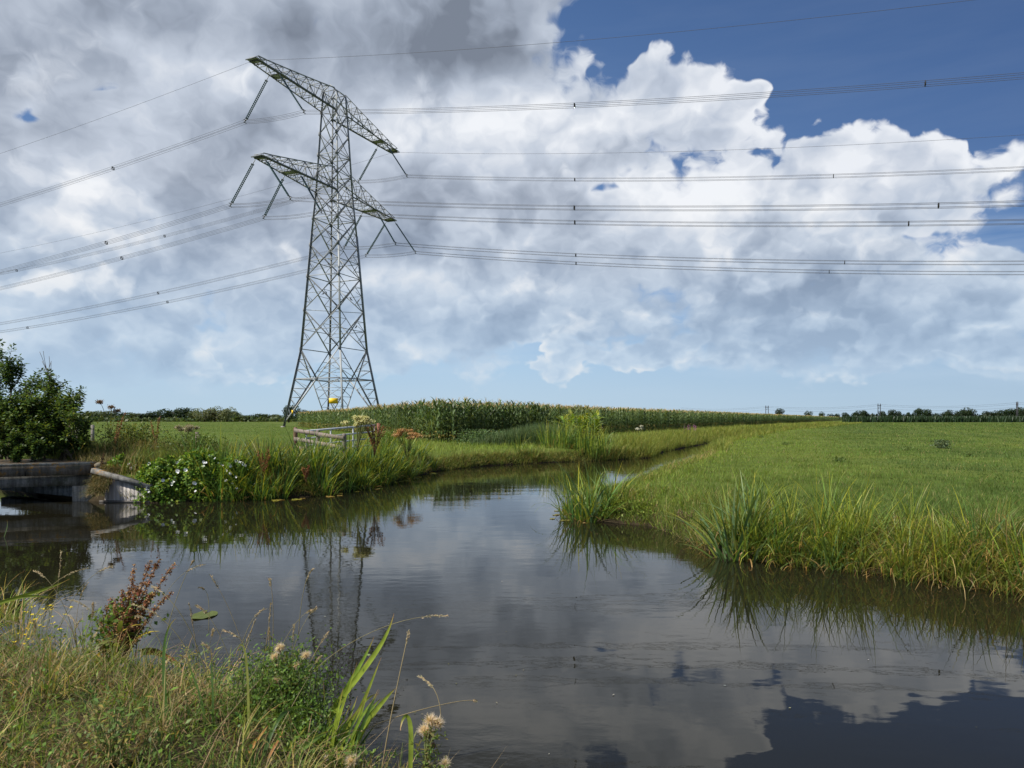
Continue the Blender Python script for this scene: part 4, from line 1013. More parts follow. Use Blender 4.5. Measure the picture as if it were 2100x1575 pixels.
# far trees
def far_tree(w_, h_, n, cols, lobes=7, trunk=True, gap=.16):
    """one tree: trunk with limbs and a crown of leaf clusters on uneven lobes"""
    mb = MB(); mb.tube([(0, 0, -.3), (.05, 0, h_ * .25), (0, .05, h_ * .6)], [w_ * .05, w_ * .035, w_ * .015], 6, (.05, .04, .03))
    for k in range(5):
        a = rng.uniform(0, 6.28); mb.tube([(0, 0, h_ * .25), (math.cos(a) * w_ * .15, math.sin(a) * w_ * .15, h_ * .45), (math.cos(a) * w_ * .32, math.sin(a) * w_ * .32, h_ * .65)], [w_ * .02, w_ * .015, w_ * .006], 5, (.05, .04, .03))
    tr = mb.data('trunk', M_BARK)
    cs = []
    for k in range(lobes):
        a = rng.uniform(0, 6.28); r = rng.uniform(0, .3) * w_
        cs.append((math.cos(a) * r, math.sin(a) * r, h_ * rng.uniform(.3, .74), rng.uniform(.18, .3) * w_, rng.uniform(.16, .27) * h_))
    k = rng.integers(0, lobes, n); cs = np.array(cs)[k]; v = rand_dirs(n); rr = rng.uniform(.55, 1.08, (n, 1)) ** .5
    c = cs[:, :3] + v * rr * np.stack([cs[:, 3], cs[:, 3], cs[:, 4]], 1)
    c[:, 2] = np.maximum(c[:, 2], h_ * .04)
    sz = w_ * .06
    V, Fq, cc_ = leaves(c, rand_dirs(n), v * .8 + rand_dirs(n) * .6, sz * rng.uniform(.7, 1.5, n), sz * rng.uniform(.5, 1.1, n), jit(cols, n, .35, .12), .2)
    return tr, mesh_data('crown', V, [Fq], M_LEAF, cc_)
TD = [far_tree(1, 1, 1500, [(.022, .040, .016), (.030, .050, .018), (.018, .034, .014)]) for _ in range(5)]
TM = [far_tree(1, 1, 1500, [(.065, .090, .034), (.085, .110, .040), (.050, .072, .028)]) for _ in range(5)]
TW = [far_tree(1, 1, 1500, [(.13, .155, .080), (.155, .18, .095), (.10, .12, .06)]) for _ in range(3)]
def place_tree(kinds, px_, ytop, wpx, d, label, group, z=0.0):
    tr, cr = kinds[rng.integers(0, len(kinds))]
    H = max(((HY - ytop) / F * d + CAMZ - z) / .78, 1.0); W = wpx / F * d
    root = tagit(empty('tree', (px2x(px_, d), d, z), rng.uniform(0, 6.28)), label, 'tree', group); root.scale = (W, W, H * 1.02)
    a = link('trunk', tr, root); b = link('crown', cr, root)
    return root
G1 = 'distant trees left of the pylon'; G2 = 'dark round trees on the far right horizon'
rows = [(130, 850, 40), (160, 849, 46), (190, 847, 52), (218, 846, 44), (246, 849, 46), (275, 849, 44), (300, 850, 40), (318, 846, 36), (345, 842, 50), (372, 841, 54), (398, 847, 40), (478, 847, 40), (500, 853, 34), (522, 851, 36), (545, 850, 38), (566, 852, 34), (640, 850, 40), (60, 848, 50), (10, 847, 50), (95, 850, 44)]
for x, y, wq in rows: place_tree(TM if x % 3 else TD, x, y, wq * 1.15, 300 + rng.uniform(-8, 18), 'mid green round tree in the hazy line beyond the left field', G1)
for x, y, wq, lb in ((418, 843, 50, 'pale grey-green willow in the left line, next to the dark double tree'), (442, 840, 46, 'pale grey-green willow, tallest of the left line'), (464, 841, 44, 'pale grey-green willow at the right end of the willow trio')): place_tree(TW, x, y, wq, 285, lb, None)
for x, y, wq, lb in ((592, 837, 46, 'dark tree showing behind the front leg of the pylon'), (618, 845, 40, 'green tree between the pylon leg and the maize')): place_tree(TD, x, y, wq, 240, lb, None)
n = 4200; x = rng.uniform(-210, -70, n); y = 292 + rng.uniform(0, 16, n)
V, Fq, c = leaves(np.stack([x, y, rng.uniform(0, 1.7, n) * (.5 + .6 * vnoise(x, y, 9))], 1), rand_dirs(n), rand_dirs(n), 1.5, 1.1, jit([(.05, .075, .028), (.07, .095, .035)], n, .3), .2)
tagit(link('far_undergrowth', mesh_data('far_undergrowth', V, [Fq], M_LEAF, c)), 'low dark undergrowth below the distant trees on the left', 'undergrowth', kind='stuff')
rr_ = [(1597, 842, 20), (1658, 845, 14), (1686, 848, 14), (1703, 850, 12), (1718, 849, 14), (1732, 847, 18), (1757, 846, 20), (1769, 845, 20), (1776, 847, 18), (1791, 849, 12), (1811, 846, 15), (1827, 844, 20), (1843, 844, 14), (1862, 848, 10), (1873, 848, 9), (1884, 841, 22), (1903, 843, 24), (1918, 849, 16), (1948, 842, 20), (1935, 848, 14), (1961, 844, 12), (1976, 844, 20), (1988, 841, 28), (2020, 844, 18), (2036, 846, 26), (2056, 844, 30), (2078, 842, 30), (2094, 840, 28), (2118, 842, 30), (2150, 841, 34)]
for x, y, wq in rr_: place_tree(TD, x, y, wq * 1.25, 470 + rng.uniform(-10, 20), 'small dark rounded tree above the far crop band at the right', G2)
n = 2600; x = rng.uniform(225, 370, n); y = 462 + rng.uniform(0, 10, n)
V, Fq, c = leaves(np.stack([x, y, rng.uniform(0, 3.4, n)], 1), rand_dirs(n), rand_dirs(n), 1.8, 1.3, jit([(.02, .034, .015)], n, .3), .2)
tagit(link('far_hedge', mesh_data('far_hedge', V, [Fq], M_LEAF, c)), 'continuous dark hedge under the far right trees', 'hedge', kind='stuff')
# twin-pole line on the right horizon
mb = MB()
for s_ in (-1, 1): mb.tube([(s_ * 1.4, 0, -.5), (s_ * 1.4, 0, 9.6)], [.26, .18], 8, (.05, .05, .055))
posts = mb.data('pole', M_BARK); mb = MB(); mb.bar((-2.2, 0, 8.6), (2.2, 0, 8.6), .22, .25, (.06, .06, .065)); mb.bar((-1.4, .2, 8.5), (0, .2, 6.8), .08, .08, (.06, .06, .06)); mb.bar((1.4, .2, 8.5), (0, .2, 6.8), .08, .08, (.06, .06, .06)); arm = mb.data('crossbar', M_BARK)
PL = [(2086, 350, 'nearest twin-pole mast at the right border of the meadow'), (1803, 395, 'twin-pole mast in the middle of three, above the dark trees'), (1573, 455, 'farthest twin-pole mast peeping over the maize')]
lp = []
for x, d, lb in PL:
    r_ = tagit(empty('utility_mast', (px2x(x, d), d, 0), R(38 if x < 2000 else 65)), lb, 'power pole', 'twin-pole masts on the horizon'); link('pole', posts, r_); link('crossbar', arm, r_); lp.append(np.array((px2x(x, d), d)))
lp = [lp[0] + (lp[0] - lp[1])] + lp + [lp[2] + (lp[2] - lp[1])]
for k, dz_ in enumerate((9.2, 8.4, 7.0)):
    mb = MB(); pts_ = []
    for a, b in zip(lp[:-1], lp[1:]):
        for t in np.linspace(0, 1, 12)[:-1]: p_ = lerp(a, b, t); pts_.append((p_[0], p_[1], dz_ - 4 * 1.5 * t * (1 - t)))
    pts_.append((*lp[-1], dz_)); mb.tube(pts_, .035, 4, (.06, .06, .07))
    tagit(mb.obj('overhead_wire', M_WIRE), ('top', 'middle', 'lowest')[k] + ' thin wire slung between the distant twin-pole masts', 'power line')

# ------------------------------------------------------------------ flowering plants on the left bank
WHITE = vcol_mat('white_petal', .5, .2, 0, 8, .05)
mb = MB(); K = 12
ring = lambda r, z: [(r * math.cos(2 * math.pi * i / K), r * math.sin(2 * math.pi * i / K), z) for i in range(K)]
V = ring(.006, -.035) + ring(.016, -.012) + ring(.038, .006); mb.add(V, [[(i + K * j, (i + 1) % K + K * j, (i + 1) % K + K * (j + 1), i + K * (j + 1)) for j in (0, 1) for i in range(K)]], (.82, .82, .80))
fl_me = mb.data('flower', WHITE, True)
def thicket(px_, py_, d, rx, ry, h, n, label, nf):
    b = at(px_, py_, d); root = tagit(empty('bindweed_thicket', b), label, 'climbing plant', None)
    a = rng.uniform(0, 6.28, n); u = rng.uniform(0, 1, n); r = np.sqrt(rng.uniform(.25, 1, n))
    prof = np.sqrt(np.clip(1 - (u * .96) ** 2.6, 0, 1)); bump_ = .82 + .36 * vnoise(a * 1.6 + px_, u * 4, 1.0, 3)
    c = np.stack([np.cos(a) * rx * r * prof * bump_, np.sin(a) * ry * r * prof * bump_, u * h * (.8 + .4 * vnoise(np.cos(a) * rx * 3 + px_, np.sin(a) * 2, .6, 7))], 1)
    out = np.stack([np.cos(a), np.sin(a), .3 + u], 1); out /= np.linalg.norm(out, axis=1)[:, None]
    dv = out * .5 + rand_dirs(n) * .8; dv[:, 2] -= .35
    V, Fq, cc_ = leaves(c, dv, out + rand_dirs(n) * .5, rng.uniform(.05, .10, n), rng.uniform(.04, .075, n), jit([(.10, .19, .025), (.14, .24, .03), (.07, .14, .022), (.19, .26, .035)], n, .3, .15), .18)
    link('foliage', mesh_data('foliage', V, [Fq], M_LEAF, cc_), root)
    mb = MB()
    for k in range(26):
        q = rng.uniform(0, 6.28); r0 = rng.uniform(0, .8); tt = np.linspace(0, 1, 5)[:, None]
        mb.tube(np.array((math.cos(q) * rx * r0, math.sin(q) * ry * r0, -.1)) + tt * np.array((rng.normal(0, .12), rng.normal(0, .1), h * rng.uniform(.6, .95))) + tt ** 2 * rng.normal(0, .08, 3) * (1, 1, 0), .005, 4, (.06, .08, .02))
    link('stem', mb.data('stem', M_LEAF), root)
    for k in range(nf):
        a_ = (rng.uniform(math.pi * 1.02, math.pi * 1.98) if k % 3 == 0 else a_ + rng.normal(0, .16)); u_ = rng.uniform(.2, .98) if k % 3 == 0 else min(max(u_ + rng.normal(0, .09), .1), .99); pr_ = math.sqrt(max(1 - (u_ * .96) ** 2.6, 0)) * 1.04
        o = link('flower', fl_me, root, (math.cos(a_) * rx * pr_, math.sin(a_) * ry * pr_, u_ * h * 1.02)); s_ = rng.uniform(.75, 1.25); o.scale = (s_, s_, s_)
        o.rotation_euler = (R(90) + rng.uniform(-.9, .3), 0, rng.uniform(-.8, .8))
    return root
thicket(332, 1028, 17.35, .62, .55, .95, 7000, 'bindweed thicket with few white flowers next to the plank wall', 14)
thicket(410, 1026, 17.6, .85, .6, 1.12, 9000, 'tallest bindweed thicket, full of white flowers, middle of the left bank', 42)
thicket(478, 1025, 17.75, .55, .5, .98, 6500, 'bindweed thicket with scattered white flowers beside the iris row', 26)
thicket(262, 985, 18.2, .55, .4, .55, 4000, 'low bindweed mat behind the coping of the plank wall', 9)
def herb_leaf_mass(name, px_, d, w_, h, n, cols, label, cat, lsz=.05, z=None):
    b = gpt(px_, d, z); c = np.stack([rng.normal(0, w_ * .4, n), rng.normal(0, .2, n), np.abs(rng.beta(1.6, 1.6, n)) * h], 1)
    V, Fq, cc_ = leaves(c, rand_dirs(n), rand_dirs(n) + (0, 0, .8), rng.uniform(.6, 1.4, n) * lsz, lsz * .5 * rng.uniform(.6, 1.3, n), jit(cols, n, .3), .2)
    root = tagit(empty(name, b), label, cat); link('foliage', mesh_data('foliage', V, [Fq], M_LEAF, cc_), root)
    mb = MB()
    for k in range(max(5, n // 90)):
        q = c[rng.integers(0, n)]; mb.tube([(q[0] * .7, q[1] * .7, -.1), (q[0] * .9, q[1] * .9, q[2] * .5), tuple(q)], [.05 * lsz + .002] * 3, 4, (.08, .10, .03))
    link('stem', mb.data('stem', M_LEAF), root)
    return root
# dock: branched stems crowded with rust seeds
SEED = [(.22, .075, .03), (.30, .13, .06), (.16, .05, .025), (.34, .19, .10)]
def dock(name, base, tips, label, nseed=46, sz=.012, leavesn=0, seedcol=SEED, r=.006, lower=.35, lc=None):
    root = tagit(empty(name, base), label, 'dock plant'); base = np.array(base)
    st = MB(); sv = []; ends = []
    for tpt in tips:
        tpt = np.array(tpt, float) - base; t = np.linspace(0, 1, 9)[:, None]
        mid = tpt * .5 * np.array((.55, .55, 1.15)); pts_ = (1 - t) ** 2 * 0 + 2 * (1 - t) * t * mid + t ** 2 * tpt
        st.tube(pts_, np.linspace(r, r * .35, 9), 5, (.20, .11, .05)); ends.append(pts_)
        m = int(nseed * 3); tt = rng.uniform(lower, 1.0, m); pi = tt * 8; i0 = np.minimum(pi.astype(int), 7); f = (pi - i0)[:, None]
        c = pts_[i0] * (1 - f) + pts_[i0 + 1] * f; whorl = (np.sin(tt * 70) > -.35)
        c = c[whorl] + rng.normal(0, sz * .95, (whorl.sum(), 3)) * (1.1 - tt[whorl][:, None] * .5); sv.append(c)
    link('stem', st.data('stem', M_DRY, True), root)
    sv = np.concatenate(sv); n = len(sv)
    V, Fq, cc_ = leaves(sv, rand_dirs(n) + (0, 0, -.4), rand_dirs(n), sz * rng.uniform(.8, 1.5, n), sz * rng.uniform(.7, 1.2, n), jit(seedcol, n, .3), .3)
    link('seed_head', mesh_data('seed_head', V, [Fq], M_DRY, cc_), root)
    if leavesn:
        pk = [ends[rng.integers(0, len(ends))][rng.integers(1, 6)] for _ in range(leavesn)]
        V, Fq, cc_ = blades(np.array(pk), rng.uniform(.10, .22, leavesn), rng.uniform(.025, .045, leavesn), rng.uniform(0, 6.28, leavesn), rng.uniform(.4, 1.2, leavesn), rng.uniform(.6, 1.8, leavesn), 5, jit(lc or [(.10, .13, .03), (.20, .10, .04), (.16, .15, .04)], leavesn, .3), wprof=lambda t: np.sin(math.pi * np.clip(t * .9 + .08, 0, 1)) ** .6)
        link('foliage', mesh_data('foliage', V, [Fq], M_LEAF, cc_), root)
    return root
def dock_at(px_, py_, d, w_, h, n, label, **kw):
    b = at(px_, py_, d); tips = [b + (rng.uniform(-w_, w_), rng.uniform(-w_, w_) * .6, h * rng.uniform(.7, 1)) for _ in range(n)]
    return dock('dock_plant', b, tips, label, **kw)
dock_at(768, 935, 21.2, .32, 1.0, 11, 'rusty red seeding dock right of the wooden fence', sz=.028, r=.01)
dock_at(540, 985, 17.9, .22, .85, 8, 'rusty brown dock among the iris at the edge of the bindweed', sz=.024, r=.01, leavesn=6)
dock_at(628, 990, 18.1, .12, .45, 5, 'small rust-brown dock low in the iris row', sz=.022, r=.008)
dock_at(235, 935, 19.5, .3, 1.25, 5, 'tall thin brown dock standing above the weeds near the shrub', sz=.02, r=.008)
dock_at(320, 930, 20.5, .2, 1.25, 4, 'tall brown dock with open top in the middle of the weeds', sz=.02, r=.008)
dock_at(205, 985, 17.6, .25, .75, 4, 'dark brown dry dock leaning beside the bridge end', sz=.018, r=.008, seedcol=[(.06, .04, .025)])
dock_at(1830, 1165, 9.6, .25, .62, 9, 'thin red-brown dock behind the right bank reeds', sz=.009, r=.003, lower=.65)
dock_at(1415, 1100, 12.2, .28, .5, 16, 'faded pinkish brown dead herb left of the blue-green iris', sz=.016, r=.004, lower=.1, seedcol=[(.24, .16, .11), (.30, .2, .14), (.16, .12, .08)])
# umbellifers
def umbel(px_, py_, d, heads, label, cols, spread, h):
    b = at(px_, py_, d); root = tagit(empty('umbellifer', b), label, 'umbellifer'); mb = MB(); cs = []
    for k in range(heads):
        e = np.array((rng.uniform(-spread, spread), rng.uniform(-.25, .25), h * rng.uniform(.72, 1.0))); t = np.linspace(0, 1, 6)[:, None]
        mb.tube(t * e * (1, 1, 1) + (t * (1 - t)) * np.array((-e[0] * .6, 0, h * .25)), np.linspace(.012, .006, 6), 5, (.16, .17, .06))
        rr = rng.uniform(.07, .13)
        for j in range(14):
            a = rng.uniform(0, 6.28); q = math.sqrt(rng.random()) * rr; tip = e + (math.cos(a) * q, math.sin(a) * q, .07 - q * .25); mb.tube([e, tip], .003, 3, (.18, .17, .07))
            m = 18; cs.append(tip + rng.normal(0, .026, (m, 3)) * (1, 1, .9))
    link('stem', mb.data('stem', M_DRY), root); cs = np.concatenate(cs); n = len(cs)
    V, Fq, cc_ = leaves(cs, rand_dirs(n), rand_dirs(n) + (0, 0, 1.5), .036, .028, jit(cols, n, .2, .08), .1)
    link('flower_head', mesh_data('flower_head', V, [Fq], M_DRY, cc_), root)
umbel(733, 925, 20.8, 15, 'cream flowering umbellifer in front of the tube gate', [(.74, .70, .42), (.62, .62, .30), (.48, .50, .2)], .42, .98)
umbel(835, 950, 24.2, 14, 'seeding umbellifer turned orange-brown near the strip edge', [(.42, .22, .09), (.50, .32, .16), (.36, .27, .10)], .42, 1.1)
umbel(380, 925, 22, 7, 'small pale umbellifer among the weeds by the old stakes', [(.45, .42, .30), (.35, .33, .2)], .3, .72)
umbel(226, 900, 21, 3, 'tall brown umbellifer skeleton standing out of the weeds', [(.20, .13, .08), (.26, .18, .1)], .22, 1.05)
for i, (px_, d_) in enumerate([(1610, 38), (1720, 23), (1860, 31), (1985, 26), (1560, 52)]): herb_leaf_mass('meadow_dock', px_, d_, .16, .13 + .04 * (i % 3), 120, [(.07, .11, .03), (.09, .13, .035)], 'small dark leafy weed dotted in the right meadow', 'herb', .08)['group'] = 'dark weeds dotted over the right meadow'
umbel(1312, 905, 44, 4, 'white umbellifer in the ditch grass before the maize', [(.6, .6, .5)], .5, .9)
herb_leaf_mass('mugwort_bush', 790, 26.2, .8, .95, 2200, [(.10, .16, .03), (.13, .19, .04)], 'fresh green leafy bush between rusty dock and maize', 'herb', .07)
herb_leaf_mass('mugwort_bush', 985, 37.5, 1.6, .85, 1800, [(.09, .15, .06), (.11, .17, .07)], 'low grey-green bush at the maize foot left of the tall weeds', 'herb', .10)
herb_leaf_mass('nettle_patch', 400, 19.8, 1.0, .8, 2600, [(.06, .10, .025), (.09, .13, .03)], 'dark nettle patch rising behind the bindweed', 'herb', .07)
herb_leaf_mass('nettle_patch', 270, 20.6, 1.1, 1.0, 2600, [(.06, .10, .025), (.10, .13, .03), (.14, .15, .03)], 'nettle patch between shrub and old stakes', 'herb', .08)
herb_leaf_mass('thistle_plant', 1932, 33, .42, .42, 500, [(.06, .09, .045), (.08, .11, .05)], 'lone grey-green thistle in the right meadow', 'herb', .10)
herb_leaf_mass('water_mint', 1265, 14.1, .35, .38, 900, [(.12, .19, .03), (.15, .22, .035)], 'fresh green mint at the foot of the corner clump', 'herb', .05, z=-.55)
herb_leaf_mass('water_mint', 1320, 13.6, .3, .35, 700, [(.14, .21, .03), (.17, .23, .035)], 'light green herb just right of the corner clump', 'herb', .05, z=-.5)
mb = MB()
PINK = vcol_mat('pink_petal', .6, .2, 0, 8, .1)
lo = tagit(empty('loosestrife', gpt(1415, 52, -.05)), 'magenta purple loosestrife spikes in the ditch grass', 'wildflower'); mb = MB()
for k in range(5):
    x = rng.uniform(-.5, .5); h = rng.uniform(.8, 1.2); mb.tube([(x, 0, 0), (x, 0, h)], .012, 4, (.1, .12, .04))
link('stem', mb.data('stem', M_DRY), lo); m = 190; xs_ = rng.choice([-.4, -.15, 0, .3, .42], m) + rng.normal(0, .03, m)
V, Fq, c = leaves(np.stack([xs_, rng.normal(0, .03, m), .6 + .5 * rng.beta(1.5, 2, m) * (1 - .5 * np.abs(xs_))], 1), rand_dirs(m), rand_dirs(m), .05, .04, jit([(.32, .10, .26)], m, .2), .1); link('flower', mesh_data('flower', V, [Fq], PINK, c), lo)
# lily pads and floating leaves
def pad(px_, py_, r, col, label, group=None):
    d = (CAMZ - WZ) * F / (py_ - HY); mb = MB(); k = 22; V = [(0, 0, .004)]
    for i in range(k + 1):
        a = .18 + (2 * math.pi - .36) * i / k; rr = r * (1 + .06 * math.sin(3 * a) + rng.normal(0, .015)); V.append((rr * math.cos(a) * 1.15, rr * math.sin(a) * .85, .006 + .004 * math.sin(5 * a)))
    V2 = [(x, y, z - .003) for x, y, z in V]
    mb.add(V + V2, [[(0, i, i + 1) for i in range(1, k + 1)] + [(k + 2, i + k + 3, i + k + 2) for i in range(1, k + 1)]], col)
    mb.add([V[i] for i in range(1, k + 2)] + [V2[i] for i in range(1, k + 2)], [[(i, i + 1, i + k + 2, i + k + 1) for i in range(k)]], col)
    o = mb.obj('lily_pad', M_LEAF, None, False, (px2x(px_, d), d, WZ + .004)); o.rotation_euler = (0, 0, rng.uniform(0, 6.28))
    return tagit(o, label, 'lily pad', group)
pad(419, 1262, .14, (.13, .16, .04), 'single large floating leaf alone on the open water')
for i in range(26):
    t = rng.uniform(0, 1); px_ = 560 + 330 * t; py_ = np.interp(px_, [560, 650, 760, 870, 900], [1024, 1021, 1003, 975, 970]) + rng.uniform(-2, 4)
    pad(px_, py_, rng.uniform(.06, .12), [(.26, .24, .04), (.18, .20, .04), (.30, .22, .06)][i % 3], 'small yellowed lily leaf floating along the foot of the iris row', 'yellowed lily leaves by the left bank')
for i in range(8): pad(1140 + rng.uniform(-14, 30), 1052 + rng.uniform(-6, 16), .06, (.22, .20, .05), 'small yellow leaf floating by the corner clump of the right bank', 'floating leaves by the corner clump')
# ------------------------------------------------------------------ near bank in the foreground
NB = lambda x, y, s: near_bank(x, y)
def near_pts(n, x0, x1, y0, y1, smin=.0):
    x = rng.uniform(x0, x1, n); y = rng.uniform(y0, y1, n); s = canal_sd(x, y); k = (s > smin) & near_bank(x, y) ; return x[k], y[k], s[k]
x, y, s = near_pts(150000, -9, .6, 1.9, 9.5, -.08)
nn_ = fbm(x, y, .55, 3); n2_ = vnoise(x, y, .22, 6)
cg = jit([(.075, .125, .022), (.10, .15, .028), (.045, .08, .018), (.13, .155, .03)], len(x), .35, .15); cd_ = jit([(.28, .22, .11), (.20, .15, .07), (.13, .10, .045)], len(x), .3)
col = np.where((rng.random(len(x)) < .18 + .5 * np.clip((nn_ - .45) * 4, 0, 1))[:, None], cd_, cg)
h = rng.uniform(.06, .20, len(x)) * (.35 + 1.3 * n2_ ** 1.5 + .5 * vnoise(x, y, .9, 21))
grass_obj('bank_turf', x, y, h, rng.uniform(.003, .009, len(x)), col, 'dense matted green and straw grass of the near bank', lean=(.1, 1.2), curl=(.2, 1.8), segs=4)
x, y, s = near_pts(9000, -9, .3, 1.9, 9.0, .0)
grass_obj('bank_thatch', x, y, rng.uniform(.15, .45, len(x)), rng.uniform(.002, .004, len(x)), jit([(.32, .26, .14), (.24, .18, .09)], len(x), .3), 'long dead straws lying through the near bank grass', lean=(.5, 1.5), curl=(-.2, .9), segs=5, mat=M_DRY, zoff=.03)
# small leafy herbs through the turf
x, y, s = near_pts(30000, -9, .3, 1.9, 8.5, -.05); k = fbm(x, y, .5, 15) > .47; x, y = x[k], y[k]; n = len(x)
z = ground_z(x, y) + rng.uniform(.02, .17, n)
V, Fq, c = leaves(np.stack([x, y, z], 1), rand_dirs(n) + (0, 0, .3), rand_dirs(n) * .6 + (0, 0, 1), rng.uniform(.015, .045, n), rng.uniform(.007, .018, n), jit([(.09, .15, .025), (.12, .19, .03), (.06, .11, .02)], n, .3), .2)
tagit(link('herb_leaves', mesh_data('herb_leaves', V, [Fq], M_LEAF, c)), 'small green herb leaves spread through the near bank grass', 'undergrowth', kind='stuff')

def ribbon(name, pts, wd, col, label, cat='iris leaf', group=None, mat=None, tipc=None, n=26, fold=.16, kink=None):
    """one long leaf through three or more picture-space points already turned into metres"""
    P = np.array(pts, float); t = np.linspace(0, 1, n)
    k = len(P) - 1; B = sum(math.comb(k, i) * ((1 - t) ** (k - i) * t ** i)[:, None] * P[i] for i in range(k + 1))
    T = np.gradient(B, axis=0); T /= np.linalg.norm(T, axis=1)[:, None]
    S = np.cross(T, (.15, 1, .1)); S /= np.linalg.norm(S, axis=1)[:, None]; Nn = np.cross(S, T)
    w_ = .88 * wd * np.clip(1 - t ** 3.0, .05, 1) * (.75 + .25 * np.minimum(t * 5, 1))
    V = np.concatenate([B - S * w_[:, None] / 2, B + Nn * (w_ * fold)[:, None], B + S * w_[:, None] / 2])
    i = np.arange(n - 1); Fq = np.concatenate([np.stack([i, i + 1, i + n + 1, i + n], 1), np.stack([i + n, i + n + 1, i + 2 * n + 1, i + 2 * n], 1)])
    c = np.array(col)[None] * np.ones((n, 1)); q = np.clip((t - .78) / .22, 0, 1)[:, None] ** 1.5
    c = c * (1 - q) + np.array(tipc if tipc is not None else (.30, .15, .06)) * q
    c = c * (1 + .12 * np.sin(t * 40 + wd * 900))[:, None]
    o = link(name, mesh_data(name, V, [Fq], mat or M_REED, np.tile(c, (3, 1)), True))
    return tagit(o, label, cat, group) if label else o
YL = (.19, .245, .032); GL = (.14, .21, .03); DGL = (.045, .085, .02)
def L(*a): return [at(x, y, d) for x, y, d in a]
fan = empty('yellow_flag_iris', at(700, 1540, 3.75)); tagit(fan, 'yellow-green iris fan leaning right over the water in the foreground', 'iris')
def fleaf(*a, root=fan, **kw):
    o = ribbon('leaf', *a, None, **kw); o.parent = root; o.location = -root.location; return o
fleaf(L((668, 1475, 3.9), (742, 1372, 3.95), (790, 1330, 4.0), (808, 1258, 4.0)), .036, YL)
fleaf(L((676, 1472, 3.95), (712, 1405, 4.0), (745, 1360, 4.0), (767, 1306, 4.0)), .030, GL)
fleaf(L((664, 1500, 3.85), (700, 1430, 3.9), (735, 1385, 3.9), (760, 1345, 3.95)), .026, YL)
fleaf(L((684, 1535, 3.75), (735, 1480, 3.8), (752, 1420, 3.8), (782, 1348, 3.85)), .026, YL)
fleaf(L((716, 1530, 3.7), (752, 1480, 3.7), (790, 1430, 3.75), (812, 1411, 3.8)), .032, YL)
fleaf(L((680, 1528, 3.75), (720, 1500, 3.7), (740, 1420, 3.75), (778, 1424, 3.8)), .020, (.17, .2, .03))
fleaf(L((700, 1560, 3.6), (738, 1510, 3.6), (760, 1440, 3.65), (785, 1432, 3.7)), .022, GL)
fleaf(L((664, 1560, 3.6), (700, 1520, 3.6), (718, 1470, 3.65), (733, 1428, 3.7)), .020, YL)
for k in range(26):
    x0 = 640 + rng.uniform(0, 95); y0 = 1545 + rng.uniform(-30, 40); fleaf(L((x0, y0, 3.6), (x0 + rng.uniform(0, 30), y0 - 55, 3.6), (x0 + rng.uniform(15, 70), y0 - rng.uniform(60, 190), 3.65)), rng.uniform(.012, .024), [GL, YL, DGL, (.2, .25, .03)][k % 4])
f2 = tagit(empty('yellow_flag_iris', at(590, 1580, 3.3)), 'arching dark green and pale iris leaves at the bottom of the near bank', 'iris')
fleaf(L((534, 1585, 3.2), (560, 1440, 3.3), (610, 1430, 3.4), (662, 1470, 3.5)), .022, DGL, root=f2)
fleaf(L((583, 1568, 3.3), (622, 1530, 3.3), (650, 1510, 3.35), (675, 1499, 3.4)), .034, (.17, .24, .06), root=f2)
fleaf(L((562, 1570, 3.3), (580, 1535, 3.3), (606, 1520, 3.35), (628, 1490, 3.4)), .026, YL, root=f2, tipc=(.4, .3, .05))
fleaf(L((503, 1580, 3.2), (508, 1530, 3.2), (535, 1510, 3.25), (550, 1487, 3.3)), .018, (.32, .17, .05), root=f2)
fleaf(L((543, 1580, 3.2), (550, 1540, 3.2), (575, 1520, 3.25), (580, 1497, 3.3)), .014, (.35, .16, .06), root=f2)
f3 = tagit(empty('yellow_flag_iris', at(385, 1560, 3.4)), 'three upright dark green iris leaves with curled brown tips', 'iris')
fleaf(L((347, 1570, 3.4), (346, 1470, 3.4), (333, 1400, 3.45), (330, 1335, 3.5), (334, 1285, 3.5), (362, 1268, 3.5)), .024, DGL, root=f3, tipc=(.30, .2, .05))
fleaf(L((418, 1565, 3.4), (424, 1500, 3.4), (428, 1420, 3.45), (384, 1390, 3.5), (381, 1327, 3.5)), .017, DGL, root=f3)
fleaf(L((432, 1565, 3.4), (436, 1480, 3.4), (442, 1420, 3.45), (430, 1370, 3.5), (434, 1330, 3.5)), .015, DGL, root=f3)
fleaf(L((506, 1560, 3.3), (513, 1480, 3.4), (507, 1400, 3.45), (510, 1310, 3.5), (496, 1295, 3.5), (482, 1348, 3.5)), .016, (.12, .13, .03), root=f3, tipc=(.4, .2, .1))
f4 = tagit(empty('yellow_flag_iris', at(842, 1600, 3.2)), 'single kinked iris leaf with a dry hanging tip by the thistle', 'iris')
fleaf(L((841, 1600, 3.2), (842, 1530, 3.2), (849, 1478, 3.25), (838, 1440, 3.25), (823, 1470, 3.25), (821, 1498, 3.2)), .026, (.13, .17, .025), root=f4, tipc=(.5, .28, .12))
f5 = tagit(empty('yellow_flag_iris', at(-20, 1260, 5.6)), 'two long yellow-green iris leaves reaching in from the left over the water', 'iris')
fleaf(L((-70, 1262, 5.5), (20, 1225, 5.5), (90, 1215, 5.55), (143, 1187, 5.6)), .034, (.17, .21, .03), root=f5)
fleaf(L((-60, 1262, 5.4), (10, 1225, 5.5), (70, 1212, 5.5), (126, 1231, 5.55)), .028, (.15, .19, .03), root=f5)
